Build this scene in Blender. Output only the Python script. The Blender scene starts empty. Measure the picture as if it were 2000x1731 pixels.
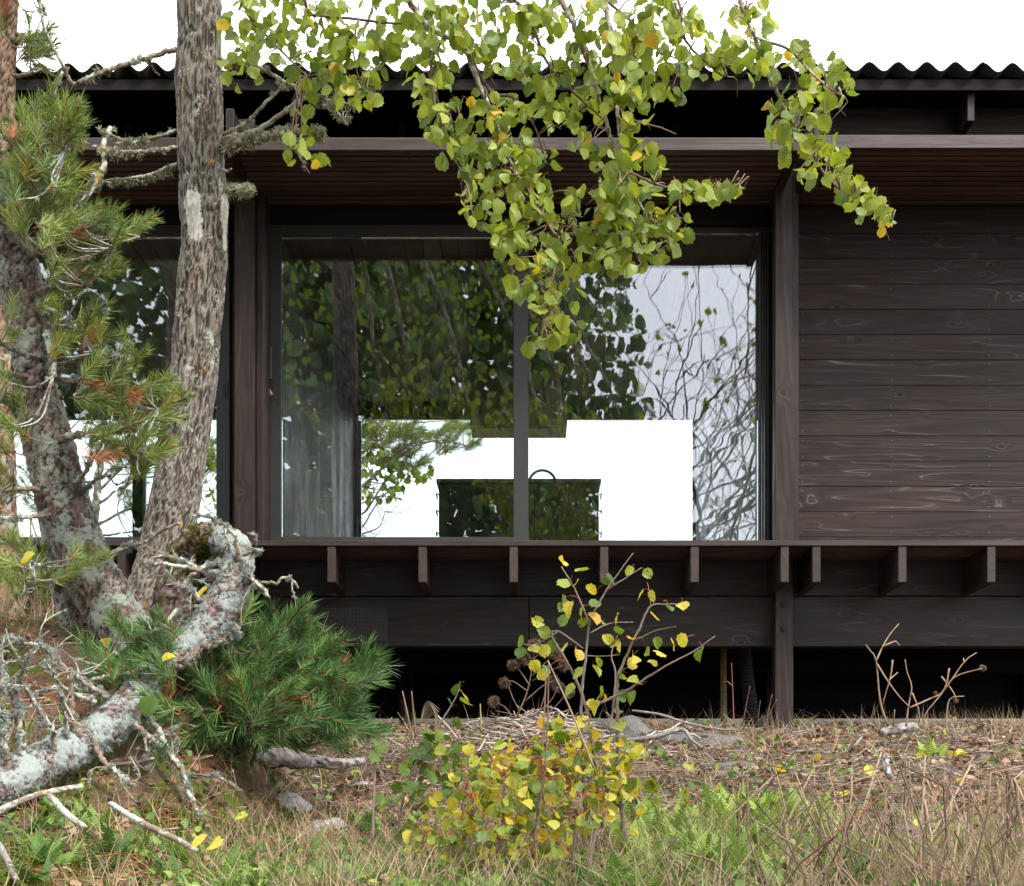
import bpy, bmesh, math, random
import numpy as np
from mathutils import Vector, Matrix, noise as mnoise
random.seed(7); rng = np.random.default_rng(7)
R = math.radians
scene = bpy.context.scene
COL = scene.collection

# ------------------------------------------------------------------ camera, sky, sun, exposure
EYE = 1.5                      # camera height above the ground it stands on
FPX, VX, VY = 2970.0, 1033.0, 1590.0   # focal length and vanishing point in pixels of the 2000 x 1731 photograph
cam_data = bpy.data.cameras.new('camera')
cam = bpy.data.objects.new('camera', cam_data); COL.objects.link(cam)
cam.location = (0, 0, EYE); cam.rotation_euler = (R(90), 0, 0)
cam_data.sensor_width = 36.0; cam_data.sensor_fit = 'HORIZONTAL'
cam_data.lens = 36.0*FPX/2000.0
cam_data.shift_x = (1000-VX)/2000.0
cam_data.shift_y = (VY-865.5)/2000.0
cam_data.clip_start = 0.05; cam_data.clip_end = 3000
scene.camera = cam

SUN_EL, SUN_AZ = R(50), R(140)          # azimuth clockwise from +Y (away from the camera)
world = bpy.data.worlds.new('World'); scene.world = world; world.use_nodes = True
wn = world.node_tree; wn.nodes.clear()
sky = wn.nodes.new('ShaderNodeTexSky'); sky.sky_type = 'NISHITA'; sky.sun_disc = False
sky.sun_elevation = SUN_EL; sky.sun_rotation = SUN_AZ
sky.air_density = 1.0; sky.dust_density = 4.0; sky.ozone_density = 1.0
hsv = wn.nodes.new('ShaderNodeHueSaturation'); hsv.inputs['Saturation'].default_value = 0.22
wn.links.new(sky.outputs[0], hsv.inputs['Color'])
tc = wn.nodes.new('ShaderNodeTexCoord'); nz = wn.nodes.new('ShaderNodeTexNoise')
nz.inputs['Scale'].default_value = 2.2; nz.inputs['Detail'].default_value = 4
wn.links.new(tc.outputs['Generated'], nz.inputs['Vector'])
rp = wn.nodes.new('ShaderNodeValToRGB')
rp.color_ramp.elements[0].position = 0.3; rp.color_ramp.elements[0].color = (8.2, 8.6, 9.4, 1)
rp.color_ramp.elements[1].position = 0.7; rp.color_ramp.elements[1].color = (10.5, 10.7, 11.0, 1)
wn.links.new(nz.outputs['Fac'], rp.inputs['Fac'])
mx = wn.nodes.new('ShaderNodeMixRGB'); mx.inputs['Fac'].default_value = 0.7    # a closed cloud cover in front of the clear sky
wn.links.new(hsv.outputs[0], mx.inputs[1]); wn.links.new(rp.outputs[0], mx.inputs[2])
bg = wn.nodes.new('ShaderNodeBackground'); bg.inputs['Strength'].default_value = 0.095
wo = wn.nodes.new('ShaderNodeOutputWorld')
wn.links.new(mx.outputs[0], bg.inputs['Color']); wn.links.new(bg.outputs[0], wo.inputs['Surface'])

sun_data = bpy.data.lights.new('sun', 'SUN'); sun_data.energy = 1.5; sun_data.angle = R(12); sun_data.color = (1, .96, .9)
sun = bpy.data.objects.new('sun', sun_data); COL.objects.link(sun)
sdir = Vector((math.sin(SUN_AZ)*math.cos(SUN_EL), math.cos(SUN_AZ)*math.cos(SUN_EL), math.sin(SUN_EL)))
sun.rotation_euler = sdir.to_track_quat('Z', 'Y').to_euler(); sun.location = (0, -10, 20)

scene.view_settings.view_transform = 'Standard'; scene.view_settings.look = 'None'
scene.view_settings.gamma = 1; scene.view_settings.use_curve_mapping = False
scene.view_settings.exposure = 2.15
scene.render.engine = 'CYCLES'
cy = scene.cycles
cy.use_denoising = True
try: cy.denoiser = 'OPENIMAGEDENOISE'; cy.denoising_input_passes = 'RGB_ALBEDO_NORMAL'
except Exception: pass
cy.max_bounces = 6; cy.transparent_max_bounces = 12; cy.diffuse_bounces = 3; cy.glossy_bounces = 3; cy.transmission_bounces = 4
cy.use_adaptive_sampling = True; cy.adaptive_threshold = .015
cy.caustics_reflective = False; cy.caustics_refractive = False

# ------------------------------------------------------------------ small helpers
def P(px, py, d):
    """photograph pixel at a known depth (metres in front of the camera) -> point in the scene"""
    return Vector(((px-VX)/FPX*d, d, EYE + (VY-py)/FPX*d))

def link(o, parent=None):
    COL.objects.link(o)
    if parent is not None: o.parent = parent
    return o

def tag(o, label=None, cat=None, group=None, kind=None):
    if label: o['label'] = label
    if cat: o['category'] = cat
    if group: o['group'] = group
    if kind: o['kind'] = kind
    return o

def empty(name, loc=(0, 0, 0), parent=None):
    o = bpy.data.objects.new(name, None); o.location = loc; o.empty_display_size = .1
    return link(o, parent)

def mesh_np(name, V, F, mats, parent=None, attrs=None, smooth=False, fmat=None, obj=True):
    """V (n,3) floats, F (m,3|4) ints -> mesh (object)"""
    V = np.asarray(V, np.float32); F = np.asarray(F, np.int32)
    me = bpy.data.meshes.new(name)
    n, m, k = len(V), len(F), F.shape[1]
    me.vertices.add(n); me.vertices.foreach_set('co', V.ravel())
    me.loops.add(m*k); me.loops.foreach_set('vertex_index', F.ravel())
    me.polygons.add(m)
    me.polygons.foreach_set('loop_start', np.arange(0, m*k, k, dtype=np.int32))
    try: me.polygons.foreach_set('loop_total', np.full(m, k, np.int32))
    except Exception: pass
    for mt in (mats if isinstance(mats, (list, tuple)) else [mats]): me.materials.append(mt)
    if fmat is not None: me.polygons.foreach_set('material_index', np.asarray(fmat, np.int32))
    if smooth: me.polygons.foreach_set('use_smooth', np.ones(m, bool))
    for an, arr in (attrs or {}).items():
        arr = np.asarray(arr, np.float32)
        if arr.ndim == 1:
            a = me.attributes.new(an, 'FLOAT', 'POINT'); a.data.foreach_set('value', arr)
        else:
            a = me.attributes.new(an, 'FLOAT_VECTOR', 'POINT'); a.data.foreach_set('vector', arr.ravel())
    me.update(calc_edges=True); me.validate()
    if not obj: return me
    return link(bpy.data.objects.new(name, me), parent)

def bm_obj(name, bm, mat, parent=None, smooth=False):
    me = bpy.data.meshes.new(name)
    bmesh.ops.recalc_face_normals(bm, faces=bm.faces)
    bm.to_mesh(me); bm.free()
    for m in (mat if isinstance(mat, (list, tuple)) else [mat]): me.materials.append(m)
    if smooth:
        for p in me.polygons: p.use_smooth = True
    return link(bpy.data.objects.new(name, me), parent)

def bm_box(bm, x0, x1, y0, y1, z0, z1):
    vs = [bm.verts.new(c) for c in ((x0,y0,z0),(x1,y0,z0),(x1,y1,z0),(x0,y1,z0),(x0,y0,z1),(x1,y0,z1),(x1,y1,z1),(x0,y1,z1))]
    fs = [bm.faces.new([vs[i] for i in f]) for f in ((0,3,2,1),(4,5,6,7),(0,1,5,4),(1,2,6,5),(2,3,7,6),(3,0,4,7))]
    return vs

def box(name, x0, x1, y0, y1, z0, z1, mat, parent=None, bev=.003, up=True):
    """z given relative to the eye"""
    e = EYE if up else 0
    bm = bmesh.new(); bm_box(bm, x0, x1, y0, y1, z0+e, z1+e)
    if bev: bmesh.ops.bevel(bm, geom=list(bm.edges), offset=bev, segments=1, affect='EDGES')
    return bm_obj(name, bm, mat, parent)

def boxes(name, lst, mat, parent=None, bev=.002):
    bm = bmesh.new()
    for (x0, x1, y0, y1, z0, z1) in lst:
        b = bmesh.new(); bm_box(b, x0, x1, y0, y1, z0+EYE, z1+EYE)
        if bev: bmesh.ops.bevel(b, geom=list(b.edges), offset=bev, segments=1, affect='EDGES')
        t = bpy.data.meshes.new('t'); b.to_mesh(t); b.free(); bm.from_mesh(t); bpy.data.meshes.remove(t)
    return bm_obj(name, bm, mat, parent)

def resample(pts, rad, step):
    """Catmull-Rom through points with radii"""
    pts = [np.array(p, float) for p in pts]; n = len(pts)
    out, ro = [], []
    for i in range(n-1):
        p0 = pts[i-1] if i else 2*pts[0]-pts[1]; p1, p2 = pts[i], pts[i+1]
        p3 = pts[i+2] if i+2 < n else 2*pts[-1]-pts[-2]
        k = max(1, int(round(np.linalg.norm(p2-p1)/step)))
        for j in range(k):
            t = j/k
            out.append(.5*((2*p1)+(p2-p0)*t+(2*p0-5*p1+4*p2-p3)*t*t+(3*p1-p0-3*p2+p3)*t**3))
            ro.append(rad[i]*(1-t)+rad[i+1]*t)
    out.append(pts[-1]); ro.append(rad[-1])
    return np.array(out), np.array(ro)

def tube_np(path, rad, ns=6, cap=True, jitter=0.0):
    """path (n,3), rad (n,) -> V, F(quads), uv (along metres, around 0..1)"""
    path = np.asarray(path, float); n = len(path)
    T = np.gradient(path, axis=0); T /= np.linalg.norm(T, axis=1)[:, None]+1e-9
    up = np.array([0, 0, 1.0]) if abs(T[0][2]) < .9 else np.array([0, 1.0, 0])
    A = np.cross(T[0], up); A /= np.linalg.norm(A)
    As = []
    for i in range(n):
        A = A - T[i]*np.dot(A, T[i]); A /= np.linalg.norm(A)+1e-9; As.append(A)
    As = np.array(As); Bs = np.cross(T, As)
    th = np.linspace(0, 2*np.pi, ns, endpoint=False)
    c, s = np.cos(th), np.sin(th)
    r = np.asarray(rad)[:, None]*(1+jitter*rng.standard_normal((n, ns)))
    V = path[:, None, :] + r[:, :, None]*(As[:, None, :]*c[None, :, None]+Bs[:, None, :]*s[None, :, None])
    V = V.reshape(-1, 3)
    i = np.arange(n-1)[:, None]*ns; j = np.arange(ns)[None, :]; j2 = (j+1) % ns
    F = np.stack([i+j, i+j2, i+ns+j2, i+ns+j], -1).reshape(-1, 4)
    L = np.concatenate([[0], np.cumsum(np.linalg.norm(np.diff(path, axis=0), axis=1))])
    uv = np.stack([np.repeat(L, ns), np.tile(th/(2*np.pi), n), np.zeros(n*ns)], -1)
    if cap:
        V = np.vstack([V, path[0], path[-1]]); k = n*ns
        F0 = [[k, (q+1) % ns, q, q] for q in range(ns)]; F1 = [[k+1, (n-1)*ns+q, (n-1)*ns+(q+1) % ns, (n-1)*ns+(q+1) % ns] for q in range(ns)]
        caps = np.array(F0+F1)
        uv = np.vstack([uv, [[0, 0, 0]], [[L[-1], 0, 0]]])
        return V, F, uv, caps[:, :3]
    return V, F, uv, None

def tris(F):
    F = np.asarray(F)
    return np.vstack([F[:, [0, 1, 2]], F[:, [0, 2, 3]]]) if F.shape[1] == 4 else F

def tube_tri(path, rad, ns=5):
    V, F, uv, caps = tube_np(path, rad, ns)
    return V, np.vstack([tris(F), caps]), uv

class Bag:
    """collects triangle soup of many small shapes into one mesh"""
    def __init__(s): s.V, s.F, s.A, s.L, s.M, s.n = [], [], [], [], [], 0
    def add(s, V, F, rnd=0.0, lc=None, m=0):
        V = np.asarray(V); F = np.asarray(F)
        s.V.append(V); s.F.append(F+s.n); s.n += len(V)
        s.A.append(np.full(len(V), rnd)); s.L.append(np.zeros((len(V), 3)) if lc is None else lc)
        s.M.append(np.full(len(F), m))
    def scatter(s, proto, mats, rnds, lc=True):
        """proto (V,F,LC,FM), mats (k,3,3) and (k,3)"""
        V, F, LC, FM = proto
        Rm, T = mats
        k = len(T); n = len(V)
        if k == 0: return
        W = np.einsum('kij,nj->kni', Rm, V)+T[:, None, :]
        s.V.append(W.reshape(-1, 3))
        s.F.append((F[None]+(np.arange(k)*n)[:, None, None]).reshape(-1, 3)+s.n); s.n += k*n
        s.A.append(np.repeat(rnds, n)); s.L.append(np.tile(LC, (k, 1))); s.M.append(np.tile(FM, k))
    def build(s, name, mats, parent=None, smooth=True, obj=True):
        return mesh_np(name, np.vstack(s.V), np.vstack(s.F), mats, parent,
                       {'rnd': np.concatenate(s.A), 'lc': np.vstack(s.L)}, smooth, np.concatenate(s.M), obj)

def frames(dirs, normals):
    """rotation matrices with local y along dirs and local z near normals"""
    y = dirs/np.linalg.norm(dirs, axis=1)[:, None]
    z = normals-y*np.sum(normals*y, 1)[:, None]; z /= np.linalg.norm(z, axis=1)[:, None]+1e-9
    x = np.cross(y, z)
    return np.stack([x, y, z], -1)

def unit(n):
    v = rng.standard_normal((n, 3)); return v/np.linalg.norm(v, axis=1)[:, None]

# ------------------------------------------------------------------ material helpers
class Mat:
    def __init__(s, name):
        s.m = bpy.data.materials.new(name); s.m.use_nodes = True
        s.t = s.m.node_tree; s.t.nodes.clear()
        s.out = s.t.nodes.new('ShaderNodeOutputMaterial')
    def n(s, ty, **kw):
        nd = s.t.nodes.new('ShaderNode'+ty)
        for k, v in kw.items():
            if k.startswith('_'): setattr(nd, k[1:], v); continue
            key = int(k[1:]) if k[0] == 'i' and k[1:].isdigit() else k.replace('__', ' ')
            s.set(nd.inputs[key], v)
        return nd
    def set(s, inp, v):
        if isinstance(v, bpy.types.NodeSocket): s.t.links.new(v, inp)
        elif isinstance(v, bpy.types.Node): s.t.links.new(v.outputs[0], inp)
        else:
            if isinstance(v, (tuple, list)) and len(v) == 3 and inp.type == 'RGBA': v = (*v, 1)
            inp.default_value = v
    def math(s, op, a, b=0.0, clamp=False):
        nd = s.n('Math', _operation=op, _use_clamp=clamp, i0=a, i1=b); return nd.outputs[0]
    def mix(s, f, a, b, blend='MIX'):
        nd = s.n('MixRGB', _blend_type=blend, Fac=f, Color1=a, Color2=b); return nd.outputs[0]
    def ramp(s, f, stops, interp='LINEAR'):
        nd = s.n('ValToRGB', Fac=f); cr = nd.color_ramp; cr.interpolation = interp
        while len(cr.elements) < len(stops): cr.elements.new(.5)
        for e, (p, c) in zip(cr.elements, stops):
            e.position = p; e.color = (*c, 1) if isinstance(c, (tuple, list)) else (c, c, c, 1)
        return nd.outputs[0]
    def noise(s, vec, scale, detail=3, rough=.55, dist=0):
        nd = s.n('TexNoise', Scale=scale, Detail=detail, Roughness=rough, Distortion=dist)
        if vec is not None: s.set(nd.inputs['Vector'], vec)
        return nd.outputs['Fac']
    def attr(s, name, out='Fac'):
        nd = s.n('Attribute', _attribute_name=name); return nd.outputs[out]
    def bump(s, h, strength=.3, dist=.01, normal=None):
        nd = s.n('Bump', Strength=strength, Distance=dist, Height=h)
        if normal is not None: s.set(nd.inputs['Normal'], normal)
        return nd.outputs[0]
    def principled(s, col, rough=.6, normal=None, spec=.5, **kw):
        nd = s.n('BsdfPrincipled')
        s.set(nd.inputs['Base Color'], col); s.set(nd.inputs['Roughness'], rough); s.set(nd.inputs['Specular IOR Level'], spec)
        if normal is not None: s.set(nd.inputs['Normal'], normal)
        for k, v in kw.items(): s.set(nd.inputs[k.replace('__', ' ')], v)
        return nd.outputs[0]
    def done(s, sh):
        s.t.links.new(sh, s.out.inputs['Surface']); return s.m

def wood(name, dark, lite, axis='X', rough=.5, streak=.35, sheen=.35, scale=1.0):
    """stained softwood: long grain along one axis, knots, raised pale grain lines"""
    g = Mat(name)
    tcn = g.n('TexCoord').outputs['Object']
    rnd = g.n('ObjectInfo').outputs['Random']
    off = g.math('MULTIPLY', rnd, 37.0)
    sp = g.n('SeparateXYZ', Vector=tcn)
    ax = {'X': (0, 1, 2), 'Z': (2, 0, 1), 'Y': (1, 0, 2)}[axis]
    a = g.math('ADD', sp.outputs[ax[0]], off)
    v = g.n('CombineXYZ', X=a, Y=sp.outputs[ax[1]], Z=g.math('ADD', sp.outputs[ax[2]], off)).outputs[0]
    vs = g.n('Mapping', Vector=v, Scale=(.5*scale, 8.5*scale, 8.5*scale)).outputs[0]
    # knots bend the grain
    kv = g.n('Mapping', Vector=v, Scale=(3.6*scale, 3.6*scale, 6.2*scale)).outputs[0]
    vor = g.n('TexVoronoi', Vector=kv, Scale=1.0, Randomness=1.0).outputs['Distance']
    knot = g.ramp(vor, [(.05, 1.0), (.14, .4), (.34, 0.0)])
    n1 = g.noise(vs, 1.0, 2, .45, .3)
    n1 = g.math('ADD', n1, g.math('MULTIPLY', knot, .25))
    ring = g.math('PINGPONG', g.math('MULTIPLY', n1, 15.0), 1.0)
    fine = g.noise(g.n('Mapping', Vector=v, Scale=(6*scale, 160*scale, 160*scale)).outputs[0], 1.0, 4, .65)
    blot = g.noise(g.n('Mapping', Vector=v, Scale=(1.6, 4, 4)).outputs[0], 1.0, 4, .6)
    f = g.math('ADD', g.math('MULTIPLY', fine, .45), g.math('MULTIPLY', ring, .42))
    f = g.math('ADD', f, g.math('MULTIPLY', g.math('SUBTRACT', blot, .5), .9), True)
    col = g.mix(f, dark, lite)
    # worn pale early-wood lines in a few places
    line = g.ramp(ring, [(.9, 0.0), (.985, 1.0)])
    mask = g.ramp(g.noise(g.n('Mapping', Vector=v, Scale=(2.2, 9, 9)).outputs[0], 1.0, 2), [(.50, 0.0), (.64, 1.0)])
    lw = g.math('MULTIPLY', g.math('MULTIPLY', line, mask), streak)
    col = g.mix(lw, col, (.15, .135, .125))
    col = g.mix(g.math('MULTIPLY', g.ramp(vor, [(.0, .3), (.03, 1.0), (.055, 1.0), (.085, 0.0)]), .75), col, tuple(c*.35 for c in dark))
    col = g.mix(g.math('MULTIPLY', g.ramp(vor, [(.085, 0.0), (.10, 1.0), (.125, 0.0)]), streak*.5), col, (.12, .105, .095))
    # board-to-board tone
    tone = g.math('ADD', g.math('MULTIPLY', rnd, .5), .78)
    col = g.mix(1.0, col, g.n('CombineColor', Red=tone, Green=tone, Blue=tone).outputs[0], 'MULTIPLY')
    h = g.math('ADD', g.math('MULTIPLY', ring, .5), g.math('MULTIPLY', fine, .6))
    h = g.math('SUBTRACT', h, g.math('MULTIPLY', knot, .6))
    rg = g.math('ADD', g.math('MULTIPLY', g.math('SUBTRACT', blot, .5), .7), rough, True)
    return g.done(g.principled(col, rg, g.bump(h, .35, .004), sheen))

def plain(name, col, rough=.5, spec=.5, metal=0.0, var=.15, nscale=18.0, bump=.1):
    g = Mat(name); o = g.n('TexCoord').outputs['Object']
    f = g.noise(o, nscale, 4)
    c = g.mix(f, tuple(x*(1-var) for x in col), tuple(min(1, x*(1+var)) for x in col))
    rg = g.math('ADD', g.math('MULTIPLY', g.math('SUBTRACT', g.noise(o, nscale*.4, 3), .5), .25), rough, True)
    return g.done(g.principled(c, rg, g.bump(g.noise(o, nscale*3, 3), bump, .002), spec, Metallic=metal))

def glass(name, seed, wave):
    g = Mat(name)
    o = g.n('TexCoord').outputs['Object']
    v = g.n('Mapping', Vector=o, Location=(seed*3.1, seed, seed*1.7), Scale=(1.0, 1.0, 1.0)).outputs[0]
    # roller-wave distortion of tempered panes: fine vertical ripple and broad bows
    a = g.noise(g.n('Mapping', Vector=v, Scale=(2.2, 1, 7.0)).outputs[0], 1.0, 1, .4)
    b = g.noise(g.n('Mapping', Vector=v, Scale=(1.0, 1, 1.4)).outputs[0], 1.0, 0, .3)
    c = g.noise(g.n('Mapping', Vector=v, Scale=(12, 1, 9)).outputs[0], 1.0, 0, .3)
    h = g.math('ADD', g.math('ADD', a, g.math('MULTIPLY', b, 1.5)), g.math('MULTIPLY', c, .12))
    nrm = g.bump(h, 1.0, wave)
    fr = g.n('Fresnel', IOR=1.98, Normal=nrm).outputs[0]
    gl = g.n('BsdfGlossy', Color=(.93, .95, 1.0), Roughness=0.0, Normal=nrm).outputs[0]
    tr = g.n('BsdfTransparent', Color=(.90, .925, .92)).outputs[0]
    return g.done(g.n('MixShader', Fac=fr, i1=tr, i2=gl).outputs[0])

# dark brown stain of the house; base colours of the real paint
M = {}
M['clad'] = wood('dark stained cladding', (.0052, .0031, .0025), (.033, .0205, .0162), 'X', .52, .5, .17)
M['beam'] = wood('dark stained beam', (.0052, .0036, .0032), (.026, .0180, .0150), 'X', .52, .4, .22)
M['post'] = wood('dark stained post', (.0085, .0051, .0041), (.033, .0205, .0165), 'Z', .48, .2, .24)
M['slat'] = wood('red brown stained slat', (.042, .026, .021), (.11, .072, .061), 'X', .40, .25)
M['joist'] = wood('brown stained joist', (.015, .0086, .0064), (.033, .0200, .0150), 'Y', .55, .1)
M['fascia'] = wood('brown stained fascia', (.022, .0143, .0116), (.046, .031, .0262), 'X', .42, .1)
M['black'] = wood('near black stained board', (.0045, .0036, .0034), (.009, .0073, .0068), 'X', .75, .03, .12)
M['frame'] = plain('charcoal powder coated aluminium', (.019, .019, .0197), .45, .4, 0, .08, 60, .03)
M['gasket'] = plain('black rubber gasket', (.008, .008, .008), .6, .3)
M['roof'] = plain('anthracite fibre cement', (.016, .0152, .016), .75, .3, 0, .3, 9, .3)
M['ceil'] = wood('oiled brown ceiling board', (.085, .042, .022), (.16, .085, .045), 'Y', .5, .05)
M['panel'] = wood('grey stained plywood', (.40, .38, .35), (.76, .73, .69), 'Z', .6, .3, .3)
M['darkwall'] = wood('dark interior board', (.018, .014, .012), (.04, .03, .026), 'Z', .5, .1)
M['floor'] = wood('oiled interior floor board', (.10, .07, .045), (.2, .14, .09), 'X', .4, .1)
M['steel'] = plain('brushed dark steel', (.12, .115, .105), .35, .5, 1.0, .1, 40, .03)
M['brass'] = plain('worn brass', (.55, .43, .25), .3, .5, 1.0, .1)
M['blackmetal'] = plain('black metal', (.012, .012, .012), .4, .5, 0, .1)
M['glassA'] = glass('left pane glass', 1.0, .00035)
M['glassB'] = glass('right pane glass', 2.0, .00055)
M['glassC'] = glass('rear pane glass', 5.0, .0002)
# ------------------------------------------------------------------ the house
D0, D1, DP, DG, DW = 9.0, 9.53, 9.41, 9.70, 9.75     # deck front, beam, post front, glass, cladding (metres in front of the camera)
DR = 14.2                                              # rear window wall
ZD, ZC = 1.62, 3.80                                    # deck/floor and ceiling, above the eye
XL, XR = -5.6, 5.2
house = tag(empty('house', (0, 0, 0)), 'long dark brown stained timber house on posts under a corrugated roof', 'house')

# cladding on the right bay
wall = box('cladding_wall', 1.70, XR, DW+.03, DW+.12, 1.56, 4.55, M['black'], house, 0)
for k in range(-1, 17):
    z0 = 1.776+.1622*k
    bm = bmesh.new(); bm_box(bm, 1.69, XR, DW+random.uniform(0, .003), DW+.028, EYE+z0+.0006, EYE+z0+.1622-.0009)
    bmesh.ops.bevel(bm, geom=[e for e in bm.edges if e.verts[0].co.y < DW+.02 and e.verts[1].co.y < DW+.02], offset=.0022, segments=1, affect='EDGES')
    bm_obj('cladding_board', bm, M['clad'], wall)
# nail heads, two per board in three columns
nail = plain('galvanised nail head', (.3, .29, .28), .5, .4, .6)
bag = Bag()
for k in range(-1, 16):
    for X in (1.752, 2.325, 2.955):
        for dz in (.03, .132):
            c = np.array([X+random.uniform(-.006, .006), DW-.0015, EYE+1.776+.1622*k+dz])
            th = np.linspace(0, 2*np.pi, 7)[:-1]
            V = np.vstack([[c+[0, -.001, 0]], c+.0021*np.stack([np.cos(th), th*0, np.sin(th)], -1)])
            bag.add(V, [[0, i+1, (i+1) % 6+1] for i in range(6)])
tag(bag.build('nail_head', nail, wall), kind='stuff')

# upper wall of the left and middle bays, set back below the roof
box('upper_wall', XL, 1.70, 10.55, 10.65, ZC+.02, 4.75, M['black'], house, 0)
box('header', -1.70, 1.535, DW+.01, DW+.16, 3.783, 4.058, M['black'], house)
box('header', XL, -1.83, DW+.01, DW+.16, 3.783, 4.058, M['black'], house)
box('canopy_back_board', XL, 1.70, DW-.004, 10.55, 4.06, 4.10, M['black'], house, 0)

# posts
def post(x0, x1, zg):
    p = box('post', x0, x1, DP, DP+.115, zg, 4.30, M['post'], house, .004)
    box('post_cheek', x1+.002, x1+.045, DP+.06, DW-.004, ZD-.02, 4.28, M['post'], p, .003)
    for z in (1.297, 1.145):
        bm = bmesh.new()
        xc = (x0+x1)/2
        for r, y0, y1, n in ((.026, DP-.004, DP, 20), (.0145, DP-.014, DP-.0035, 6)):
            vs = [[bm.verts.new((xc+r*math.cos(i*2*math.pi/n+.3), y, EYE+z+r*math.sin(i*2*math.pi/n+.3))) for i in range(n)] for y in (y0, y1)]
            bm.faces.new(vs[0]); bm.faces.new(vs[1][::-1])
            for i in range(n): bm.faces.new((vs[0][i], vs[0][(i+1) % n], vs[1][(i+1) % n], vs[1][i]))
        bm_obj('bolt', bm, M['gasket'], p)
post(1.524, 1.636, .42)
post(-1.822, -1.700, .42)
post(-5.25, -5.13, .5)
box('trim_board', -1.888, -1.862, DW-.02, DW+.04, ZD+.001, 3.775, M['post'], house)

# floor edge: deck boards, joists, beams
deck = box('deck', XL, XR, D0, D0+.094, ZD-.033, ZD, M['fascia'], house, .003)
for i in range(1, 7):
    box('deck_board', XL, XR, D0+i*.1, D0+i*.1+.094, ZD-.033, ZD-.001*(i % 2), M['slat'], deck, .002)
jx = []
for px in (57, 228, 399, 461, 639, 817, 995, 1172, 1349, 1525, 1587, 1755, 1929, 2102): jx.append((px-VX)/FPX*D0)
for x in jx:
    box('joist', x, x+.049, D0+.006, D1-.002, 1.372, ZD-.035, M['joist'], deck, .003)
box('upper_beam', XL, XR, D1, D1+.14, 1.368, ZD-.034, M['beam'], house)
lb = box('lower_beam', XL, .0, D1+.004, D1+.14, 1.05, 1.364, M['beam'], house, .004)
box('lower_beam', .002, XR, D1+.003, D1+.14, 1.05, 1.364, M['beam'], house, .004)
# perforated nail plate on the beam
gp = Mat('perforated plate'); o_ = gp.n('TexCoord').outputs['Object']
sp_ = gp.n('SeparateXYZ', Vector=o_)
fx = gp.math('ABSOLUTE', gp.math('SUBTRACT', gp.math('FRACT', gp.math('MULTIPLY', sp_.outputs[0], 42)), .5))
fz = gp.math('ABSOLUTE', gp.math('SUBTRACT', gp.math('FRACT', gp.math('MULTIPLY', sp_.outputs[2], 42)), .5))
hole = gp.ramp(gp.math('ADD', gp.math('POWER', fx, 2), gp.math('POWER', fz, 2)), [(.045, 1.0), (.06, 0.0)])
cl = gp.mix(gp.noise(o_, 9, 3), (.010, .0068, .0058), (.021, .014, .012))
M['plate'] = gp.done(gp.principled(gp.mix(hole, cl, (.002, .002, .002)), .5, gp.bump(gp.math('SUBTRACT', 1.0, hole), .6, .003), .4))
box('nail_plate', (628-VX)/FPX*D1, (757-VX)/FPX*D1, D1-.0005, D1+.0035, (VY-1253)/FPX*D1, (VY-1185)/FPX*D1, M['plate'], lb, .0005)

# underside and rear foundations
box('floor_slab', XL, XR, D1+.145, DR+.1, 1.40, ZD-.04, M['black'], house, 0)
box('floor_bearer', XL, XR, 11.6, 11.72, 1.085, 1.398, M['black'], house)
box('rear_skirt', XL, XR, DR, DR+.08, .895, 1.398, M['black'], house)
for x in (-4.6, -1.2, 2.2, 4.6):
    box('rear_post', x, x+.12, DR-.15, DR-.03, .3, 1.39, M['post'], house)

# canopy of slats above the window
can = box('canopy', XL, 1.56, 8.88, 8.925, 3.876, 3.95, M['fascia'], house, .003)
box('fascia_board', 1.605, XR, 8.872, 8.917, 3.885, 3.962, M['fascia'], can, .003)
ns = 11; pitch = (DW-.02-8.935)/ns
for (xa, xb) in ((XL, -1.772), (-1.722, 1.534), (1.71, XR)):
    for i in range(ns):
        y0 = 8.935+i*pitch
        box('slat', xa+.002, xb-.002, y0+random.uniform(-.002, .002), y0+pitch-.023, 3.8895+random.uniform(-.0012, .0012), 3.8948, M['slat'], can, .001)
    box('slat_gap_shade', xa+.001, xb-.001, 8.93, DW-.005, 3.895, 3.93, M['black'], can, 0)  # near black sheet added above the slats, standing in for shade in the gaps
for x in (-5.2, -1.768, 1.537, 1.662):
    box('bracket', x, x+.047, 8.87, DW-.01, 3.868, 4.115, M['post'], can, .004)

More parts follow.
